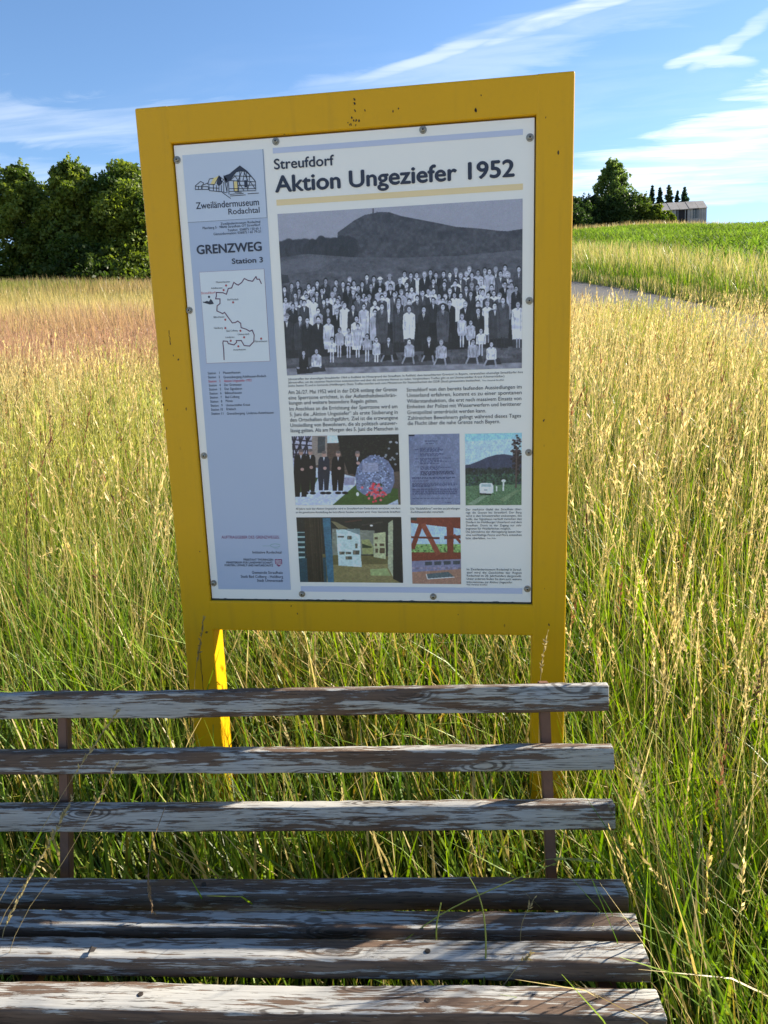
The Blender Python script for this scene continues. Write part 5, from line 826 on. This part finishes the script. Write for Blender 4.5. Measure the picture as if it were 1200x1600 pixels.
# ------------------------------------------------------------------ the bench
def peeling(name, front_wear_shade):
  m_wood, t, b, _ = mat_nodes(name)
  c = t.n('ShaderNodeTexCoord'); oi = t.n('ShaderNodeObjectInfo'); off = t.n('ShaderNodeVectorMath', operation='SCALE'); cx3 = t.n('ShaderNodeCombineXYZ'); t.l(oi.outputs['Random'], cx3.inputs[0]); t.l(oi.outputs['Random'], cx3.inputs[1]); t.l(oi.outputs['Random'], cx3.inputs[2]); t.l(cx3.outputs[0], off.inputs[0]); off.inputs['Scale'].default_value = 17.0
  ad = t.n('ShaderNodeVectorMath', operation='ADD'); t.l(c.outputs['Object'], ad.inputs[0]); t.l(off.outputs[0], ad.inputs[1])
  # grain coordinates: long along the slat, bent round knots
  kn = t.n('ShaderNodeTexNoise', i_Scale=4.5, i_Detail=1.5); mk = t.n('ShaderNodeMapping'); mk.inputs['Scale'].default_value = (0.9, 5.0, 5.0); t.l(ad.outputs[0], mk.inputs[0]); t.l(mk.outputs[0], kn.inputs['Vector'])
  def mapping(scale, src):
      m_ = t.n('ShaderNodeMapping'); m_.inputs['Scale'].default_value = scale; t.l(src, m_.inputs[0]); return m_.outputs[0]
  fine_ = t.n('ShaderNodeTexNoise', i_Scale=1.0, i_Detail=7.0, i_Roughness=0.68); t.l(mapping((9, 260, 260), ad.outputs[0]), fine_.inputs['Vector'])
  flake = t.n('ShaderNodeTexNoise', i_Scale=1.0, i_Detail=9.0, i_Roughness=0.74, i_Distortion=0.15); t.l(mapping((10.0, 150, 150), ad.outputs[0]), flake.inputs['Vector'])
  patch = t.n('ShaderNodeTexNoise', i_Scale=1.0, i_Detail=3.0, i_Roughness=0.5); t.l(mapping((2.4, 24, 24), ad.outputs[0]), patch.inputs['Vector'])
  ring = t.math('SINE', t.math('MULTIPLY', kn.outputs['Fac'], 52.0))
  v = t.math('ADD', t.math('MULTIPLY', flake.outputs['Fac'], 0.85), t.math('MULTIPLY', patch.outputs['Fac'], 0.75)); v = t.math('ADD', v, t.math('MULTIPLY', ring, 0.042)); v = t.math('ADD', v, t.math('MULTIPLY', fine_.outputs['Fac'], 0.46))
  geo = t.n('ShaderNodeNewGeometry'); pn = t.n('ShaderNodeSeparateXYZ'); t.l(c.outputs['Normal'], pn.inputs[0])
  v = t.math('SUBTRACT', v, t.math('MULTIPLY', t.math('GREATER_THAN', t.math('MULTIPLY', pn.outputs[1], -1.0), 0.6), front_wear_shade)); paint = t.smooth(v, 0.990, 1.030)  # front faces show more bare wood: wear, plus their deep shade as colour
  bare = t.mix(fine_.outputs['Fac'], (0.045, 0.028, 0.020), (0.185, 0.120, 0.082)); bare = t.mix(t.math('MULTIPLY', t.smooth(ring, 0.2, 0.9), 0.35), bare, (0.055, 0.03, 0.02)); worn = t.smooth(patch.outputs['Fac'], 0.45, 0.7); bare = t.mix(t.math('MULTIPLY', worn, 0.5), bare, (0.21, 0.17, 0.14))
  coat = t.mix(flake.outputs['Fac'], (0.20, 0.205, 0.205), (0.50, 0.49, 0.46)); coat = t.mix(t.math('MULTIPLY', t.smooth(fine_.outputs['Fac'], 0.48, 0.64), 0.45), coat, (0.23, 0.21, 0.19))
  kv = t.n('ShaderNodeTexVoronoi', i_Scale=1.0, i_Randomness=0.9); wv_ = t.n('ShaderNodeVectorMath', operation='MULTIPLY_ADD'); t.l(patch.outputs['Color'], wv_.inputs[0]); wv_.inputs[1].default_value = (0.25, 0.25, 0.25); t.l(mapping((4.2, 15, 15), ad.outputs[0]), wv_.inputs[2]); t.l(wv_.outputs[0], kv.inputs['Vector']); kd = kv.outputs['Distance']
  krg = t.math('MULTIPLY', t.math('SUBTRACT', 1.0, t.smooth(kd, 0.20, 0.34)), t.smooth(t.math('SINE', t.math('MULTIPLY', kd, 95.0)), -0.2, 0.7)); kcore = t.math('SUBTRACT', 1.0, t.smooth(kd, 0.05, 0.10)); kk = t.math('MULTIPLY', t.math('MAXIMUM', krg, kcore), t.smooth(patch.outputs['Fac'], 0.40, 0.50))
  crk = t.n('ShaderNodeTexNoise', i_Scale=1.0, i_Detail=3.0); t.l(mapping((3.0, 120, 120), ad.outputs[0]), crk.inputs['Vector']); crack = t.math('SUBTRACT', 1.0, t.smooth(t.math('ABSOLUTE', t.math('SUBTRACT', crk.outputs['Fac'], 0.5)), 0.004, 0.014))
  fin = t.mix(t.math('MULTIPLY', kk, 0.75), t.mix(paint, bare, coat), (0.035, 0.022, 0.016)); fin = t.mix(t.math('MULTIPLY', crack, 0.7), fin, (0.02, 0.014, 0.011))
  t.l(fin, b.inputs['Base Color']); b.inputs['Roughness'].default_value = 0.72; b.inputs['Specular IOR Level'].default_value = 0.35
  hgt = t.math('ADD', t.math('MULTIPLY', paint, 0.5), t.math('MULTIPLY', fine_.outputs['Fac'], 0.6)); bp = t.n('ShaderNodeBump', i_Strength=0.75, i_Distance=0.0016); t.l(hgt, bp.inputs['Height']); t.l(bp.outputs[0], b.inputs['Normal'])
  return m_wood
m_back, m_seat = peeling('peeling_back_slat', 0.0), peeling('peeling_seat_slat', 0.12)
m_iron = simple('brown_iron', (0.135, 0.062, 0.036), 0.6, var=0.35, scale=60, bump=0.3)
BN = bpy.data.objects.new('park_bench', None); COL.objects.link(BN); BN.matrix_world = Matrix(((BX.x, BY.x, BZ.x, B0.x), (BX.y, BY.y, BZ.y, B0.y), (BX.z, BY.z, BZ.z, 0), (0, 0, 0, 1)))
tag(BN, 'weathered slatted bench with flaking white paint in front of the sign', 'bench')
BL = 2.04
def slat(y0, y1, z0, z1, tilt, seed, x1=0.0, rad=0.006, label=None):
    """one board: a rounded, slightly warped and worn plank; y towards the sign, z up, in the bench's own axes"""
    rg = np.random.default_rng(seed); hw_, hh_ = (y1 - y0) / 2, (z1 - z0) / 2; sec = []
    for sx_, sz_, a0 in ((1, 1, 0), (-1, 1, 90), (-1, -1, 180), (1, -1, 270)):
        for k in range(4): a = R(a0 + 30 * k); sec.append((sx_ * (hw_ - rad) + rad * math.cos(a), sz_ * (hh_ - rad) + rad * math.sin(a)))
    sec = np.array(sec); n = 150; xs_ = np.linspace(-BL / 2, BL / 2, n); wob = lambda amp, L_: amp * np.interp(xs_, np.linspace(-BL / 2, BL / 2, int(BL / L_) + 2), rg.normal(0, 1, int(BL / L_) + 2))
    oy, oz = wob(0.0010, 0.35), wob(0.0013, 0.30); V = np.zeros((n, 16, 3)); nzv = noise2(np.repeat(xs_, 16) * 1 + 5, np.tile(np.arange(16) * 0.35, n), 14.0, seed).reshape(n, 16) - 0.5
    nzf = noise2(np.repeat(xs_, 16) + 5, np.tile(np.arange(16) * 0.9, n), 60.0, seed + 1).reshape(n, 16) - 0.5
    sc = 1 + (nzv * 0.0032 + nzf * 0.0016) / np.hypot(hw_, hh_) * 1.0
    V[..., 0] = xs_[:, None]; V[..., 1] = sec[None, :, 0] * sc + oy[:, None]; V[..., 2] = sec[None, :, 1] * sc + oz[:, None]
    for e_ in (0, n - 1): V[e_, :, 1:] *= 0.955; V[e_, :, 0] += rg.normal(0, 0.0006, 16)
    for e_, q_ in ((1, 0), (n - 2, n - 1)): V[e_, :, 0] = V[q_, :, 0] + (0.0025 if q_ == 0 else -0.0025)
    i_, j_ = np.meshgrid(np.arange(n - 1), np.arange(16), indexing='ij'); Fq = np.stack([i_ * 16 + j_, (i_ + 1) * 16 + j_, (i_ + 1) * 16 + (j_ + 1) % 16, i_ * 16 + (j_ + 1) % 16], -1).reshape(-1, 4)
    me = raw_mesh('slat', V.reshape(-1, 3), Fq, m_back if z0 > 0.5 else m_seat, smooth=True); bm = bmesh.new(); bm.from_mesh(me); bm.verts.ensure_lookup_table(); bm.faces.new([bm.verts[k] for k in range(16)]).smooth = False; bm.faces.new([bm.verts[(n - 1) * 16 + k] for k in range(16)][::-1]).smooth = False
    bmesh.ops.recalc_face_normals(bm, faces=bm.faces); bm.to_mesh(me); bm.free(); o = link('slat', me, BN, (x1 - BL / 2, (y0 + y1) / 2, (z0 + z1) / 2)); o.rotation_euler = (R(tilt), 0, 0)
    if label: o['label'] = label
    return o
#SLATS
slat(0.400, 0.420, 0.747, 0.801, -6, 11, 0.006, 0.004, 'top slat of the backrest'); slat(0.362, 0.388, 0.642, 0.688, -6, 12, 0.008, 0.004); slat(0.334, 0.362, 0.528, 0.580, -6, 13, 0.006, 0.004)
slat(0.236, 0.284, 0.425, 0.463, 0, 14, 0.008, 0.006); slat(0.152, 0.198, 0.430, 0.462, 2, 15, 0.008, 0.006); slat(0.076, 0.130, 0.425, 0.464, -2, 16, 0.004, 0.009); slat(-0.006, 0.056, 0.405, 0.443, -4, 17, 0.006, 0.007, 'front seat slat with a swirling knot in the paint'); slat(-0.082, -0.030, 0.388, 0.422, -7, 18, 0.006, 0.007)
def bench_bar(name, pts, w_, th_, parent=BN, x_=0.0):
    bm = bmesh.new()
    for p, q_ in zip(pts[:-1], pts[1:]):
        d_ = Vector((0, q_[0] - p[0], q_[1] - p[1])); L_ = d_.length; r_ = bmesh.ops.create_cube(bm, size=1); M = Matrix.Translation(Vector((x_, (p[0] + q_[0]) / 2, (p[1] + q_[1]) / 2))) @ d_.to_track_quat('Z', 'X').to_matrix().to_4x4()
        for v_ in r_['verts']: v_.co = M @ Vector((v_.co.x * (w_ if abs(M.to_3x3().col[0].x) > .5 else th_), v_.co.y * (th_ if abs(M.to_3x3().col[0].x) > .5 else w_), v_.co.z * (L_ + th_ * 0.4)))
    bmesh.ops.bevel(bm, geom=list(bm.edges), offset=0.002, segments=2, affect='EDGES'); return link(name, bm_mesh(name, bm, m_iron), parent)
for xp in (-0.117, -1.124, -1.95):
    bench_bar('back_post', [(0.330, 0.10), (0.336, 0.40), (0.374, 0.54), (0.434, 0.792)], 0.021, 0.022, x_=xp + 0.0)
    bench_bar('seat_support', [(-0.07, 0.366), (0.02, 0.386), (0.17, 0.410), (0.31, 0.408)], 0.03, 0.025, x_=xp + 0.055)
    bench_bar('leg', [(0.332, -0.25), (0.330, 0.12)], 0.024, 0.026, x_=xp + 0.001); bench_bar('leg', [(-0.02, -0.25), (0.01, 0.376)], 0.03, 0.03, x_=xp + 0.055)
bm = bmesh.new(); bm_tube(bm, [(0, 0, -0.002), (0, 0, 0.0016), (0, 0, 0.0022)], [0.0050, 0.0048, 0.0035], 12); m_b = bm_mesh('bolt', bm, m_rust)
for bx_, by_, bz_ in [(-0.36, 0.022, 0.4440), (-0.835, 0.026, 0.4437), (-0.36, 0.10, 0.4650), (-0.80, 0.262, 0.4640)]: link('bolt', m_b, BN, (bx_, by_, bz_))

# ------------------------------------------------------------------ single stalks that lean over the bench
def stalk(label, pts, head_n, head_len, col, wd=0.0016, leafy=0, seed=0, spike=0.010):
    rg = np.random.default_rng(seed); P = [Vector(p) for p in pts]; n = 14; tt = np.linspace(0, 1, n); Q = []
    m_ = len(P) - 1
    for u in tt:                      # Catmull-Rom through the given points
        f = min(u * m_, m_ - 1e-6); k = int(f); w_ = f - k; p0, p1, p2, p3 = P[max(k - 1, 0)], P[k], P[k + 1], P[min(k + 2, m_)]
        Q.append(0.5 * ((2 * p1) + (p2 - p0) * w_ + (2 * p0 - 5 * p1 + 4 * p2 - p3) * w_ ** 2 + (3 * p1 - p0 - 3 * p2 + p3) * w_ ** 3))
    root = empty('grass_stalk', tuple(Q[0])); tag(root, label, 'grass stalk'); cc = Cards(); A = np.array([list(q_ - Q[0]) for q_ in Q]); view = np.array([0.2, 1.0, 0.3])
    def tape(A_, w0, w1, c_):
        T_ = np.gradient(A_, axis=0); S_ = np.cross(T_, view); S_ /= np.linalg.norm(S_, axis=1, keepdims=True) + 1e-9; w_ = np.linspace(w0, w1, len(A_))[:, None] / 2; D_ = np.cross(T_ / (np.linalg.norm(T_, axis=1, keepdims=True) + 1e-9), S_); rings = np.stack([A_ + S_ * w_, A_ + D_ * w_ , A_ - S_ * w_, A_ - D_ * w_], 1)
        m2 = len(A_); k, j = np.meshgrid(np.arange(m2 - 1), np.arange(4), indexing='ij'); cc.add(rings, np.stack([k * 4 + j, k * 4 + (j + 1) % 4, (k + 1) * 4 + (j + 1) % 4, (k + 1) * 4 + j], -1).reshape(-1, 4), np.tile(c_, (m2 * 4, 1)).reshape(m2, 4, 3))
    tape(A, wd, wd * 0.5, np.array(col)); stem = cc.build('stem', m_grass, root)
    if head_n:
        cc = Cards(); cum = np.concatenate([[0], np.cumsum(np.linalg.norm(np.diff(A, axis=0), axis=1))]); Lt = cum[-1]
        for k in range(head_n):
            s_ = Lt - head_len * rg.random() ** 0.9; b_ = np.array([np.interp(s_, cum, A[:, q_]) for q_ in range(3)]); e_ = np.array([np.interp(min(Lt, s_ + .01), cum, A[:, q_]) for q_ in range(3)]); d_ = e_ - b_ + 1e-6; d_ /= np.linalg.norm(d_); d_ = d_ + rg.normal(0, 0.30, 3); d_ /= np.linalg.norm(d_)
            ls = spike * rg.uniform(.7, 1.3); sd_ = np.cross(d_, rg.normal(0, 1, 3)); sd_ /= np.linalg.norm(sd_); up_ = np.cross(d_, sd_); w_ = ls * .16; mid_ = b_ + d_ * ls * .45
            V_ = np.array([b_, mid_ + sd_ * w_, b_ + d_ * ls, mid_ - sd_ * w_, b_, mid_ + up_ * w_, b_ + d_ * ls, mid_ - up_ * w_]); cc.add(V_, np.array([[0, 1, 2, 3], [4, 5, 6, 7]]), np.tile(np.array(col) * rg.uniform(.8, 1.25), (8, 1)))
        cc.build('seed_head', m_grass, root)
    return root
def bp_(x_, y_, z_): q_ = B0 + BX * x_ + BY * y_ + BZ * z_; return (q_.x, q_.y, q_.z)
ST = (0.42, 0.34, 0.17); PG = (0.26, 0.30, 0.07); BR = (0.30, 0.20, 0.11)
#STALKS
stalk('straw stalk leaning right with a long seed head across the left back post', [bp_(-1.19, -0.10, 0.05), bp_(-1.15, 0.06, 0.45), bp_(-1.05, 0.20, 0.66), bp_(-0.93, 0.27, 0.83)], 42, 0.16, ST, seed=1)
stalk('pale upright straw stalk crossing the lowest backrest slat at the far left', [bp_(-1.17, -0.09, 0.02), bp_(-1.14, 0.08, 0.44), bp_(-1.07, 0.18, 0.58), bp_(-1.02, 0.24, 0.68)], 40, 0.11, ST, seed=2)
stalk('thin stalk leaning right between the two straw stalks at the left end', [bp_(-1.16, -0.08, 0.02), bp_(-1.10, 0.08, 0.45), bp_(-1.01, 0.18, 0.60), bp_(-0.93, 0.25, 0.74)], 22, 0.09, ST, wd=.0012, seed=3)
stalk('dense bright seed head standing low at the left end of the seat', [bp_(-1.15, 0.11, 0.30), bp_(-1.13, 0.12, 0.46), bp_(-1.08, 0.15, 0.56), bp_(-1.05, 0.17, 0.61)], 55, 0.15, (0.50, 0.42, 0.22), seed=4)
stalk('short drooping stalk end hanging over the second seat slat', [bp_(-0.88, 0.31, 0.60), bp_(-0.885, 0.235, 0.56), bp_(-0.88, 0.20, 0.52), bp_(-0.868, 0.175, 0.474)], 34, 0.07, BR, seed=5)
stalk('green blade poking up through the seat left of the shadow band', [bp_(-0.345, 0.135, 0.40), bp_(-0.345, 0.145, 0.47), bp_(-0.335, 0.16, 0.51)], 0, 0, PG, wd=.004, seed=6)
stalk('tall green blade rising through the gap before the third seat slat', [bp_(-0.275, 0.062, 0.38), bp_(-0.262, 0.09, 0.48), bp_(-0.268, 0.12, 0.55), bp_(-0.30, 0.15, 0.60)], 0, 0, PG, wd=.0035, seed=7)
stalk('bent blade with small seeds between the two front seat slats', [bp_(-0.25, 0.064, 0.41), bp_(-0.215, 0.075, 0.455), bp_(-0.185, 0.09, 0.475)], 14, 0.03, ST, wd=.002, seed=8)
stalk('yellowish seed head lying along the rear seat slat at the right', [bp_(-0.16, 0.33, 0.33), bp_(-0.15, 0.30, 0.475), bp_(-0.10, 0.30, 0.492), bp_(-0.03, 0.30, 0.486)], 50, 0.09, (0.42, 0.42, 0.14), seed=9)
stalk('arching green blade leaning across the rear seat slat towards the right', [bp_(-0.42, 0.145, 0.43), bp_(-0.33, 0.17, 0.482), bp_(-0.22, 0.22, 0.50), bp_(-0.12, 0.27, 0.505)], 8, 0.05, PG, wd=.0032, seed=10)
stalk('two forked pale stalk standing on the second seat slat', [bp_(-0.20, 0.145, 0.43), bp_(-0.195, 0.15, 0.48), bp_(-0.17, 0.165, 0.52)], 6, 0.03, ST, wd=.0014, seed=11)
stalk('dry seed head leaning over the lower left corner of the yellow frame', [(-0.48, -0.06, 0.42), (-0.462, -0.05, 0.62), (-0.44, -0.045, 0.72), (-0.425, -0.04, 0.80)], 46, 0.13, (0.34, 0.26, 0.13), seed=12)
stalk('straw seed head rising in front of the right yellow post', [(0.43, -0.12, 0.45), (0.433, -0.11, 0.66), (0.44, -0.10, 0.74), (0.452, -0.09, 0.80)], 48, 0.11, (0.46, 0.38, 0.2), seed=13)
stalk('thin bent blade crossing the left yellow post below the top slat', [(-0.50, -0.16, 0.42), (-0.47, -0.15, 0.50), (-0.44, -0.14, 0.545), (-0.41, -0.13, 0.57)], 0, 0, PG, wd=.002, seed=14)
# a curled dead leaf on the seat
bm = bmesh.new(); pts_ = [(-.007, -.004, 0), (-.002, -.007, .003), (.005, -.004, .002), (.008, .002, .006), (.002, .006, .002), (-.005, .005, .005), (0, 0, .009)]; vs_ = [bm.verts.new(p) for p in pts_]
for k in range(6): bm.faces.new((vs_[k], vs_[(k + 1) % 6], vs_[6]))
me = bm_mesh('dead_leaf', bm, simple('dead_leaf', (0.06, 0.045, 0.035), 0.8)); o = link('dead_leaf', me, None, bp_(-0.945, 0.092, 0.4665)); tag(o, 'small dark curled dead leaf on the sunlit seat slat', 'leaf')
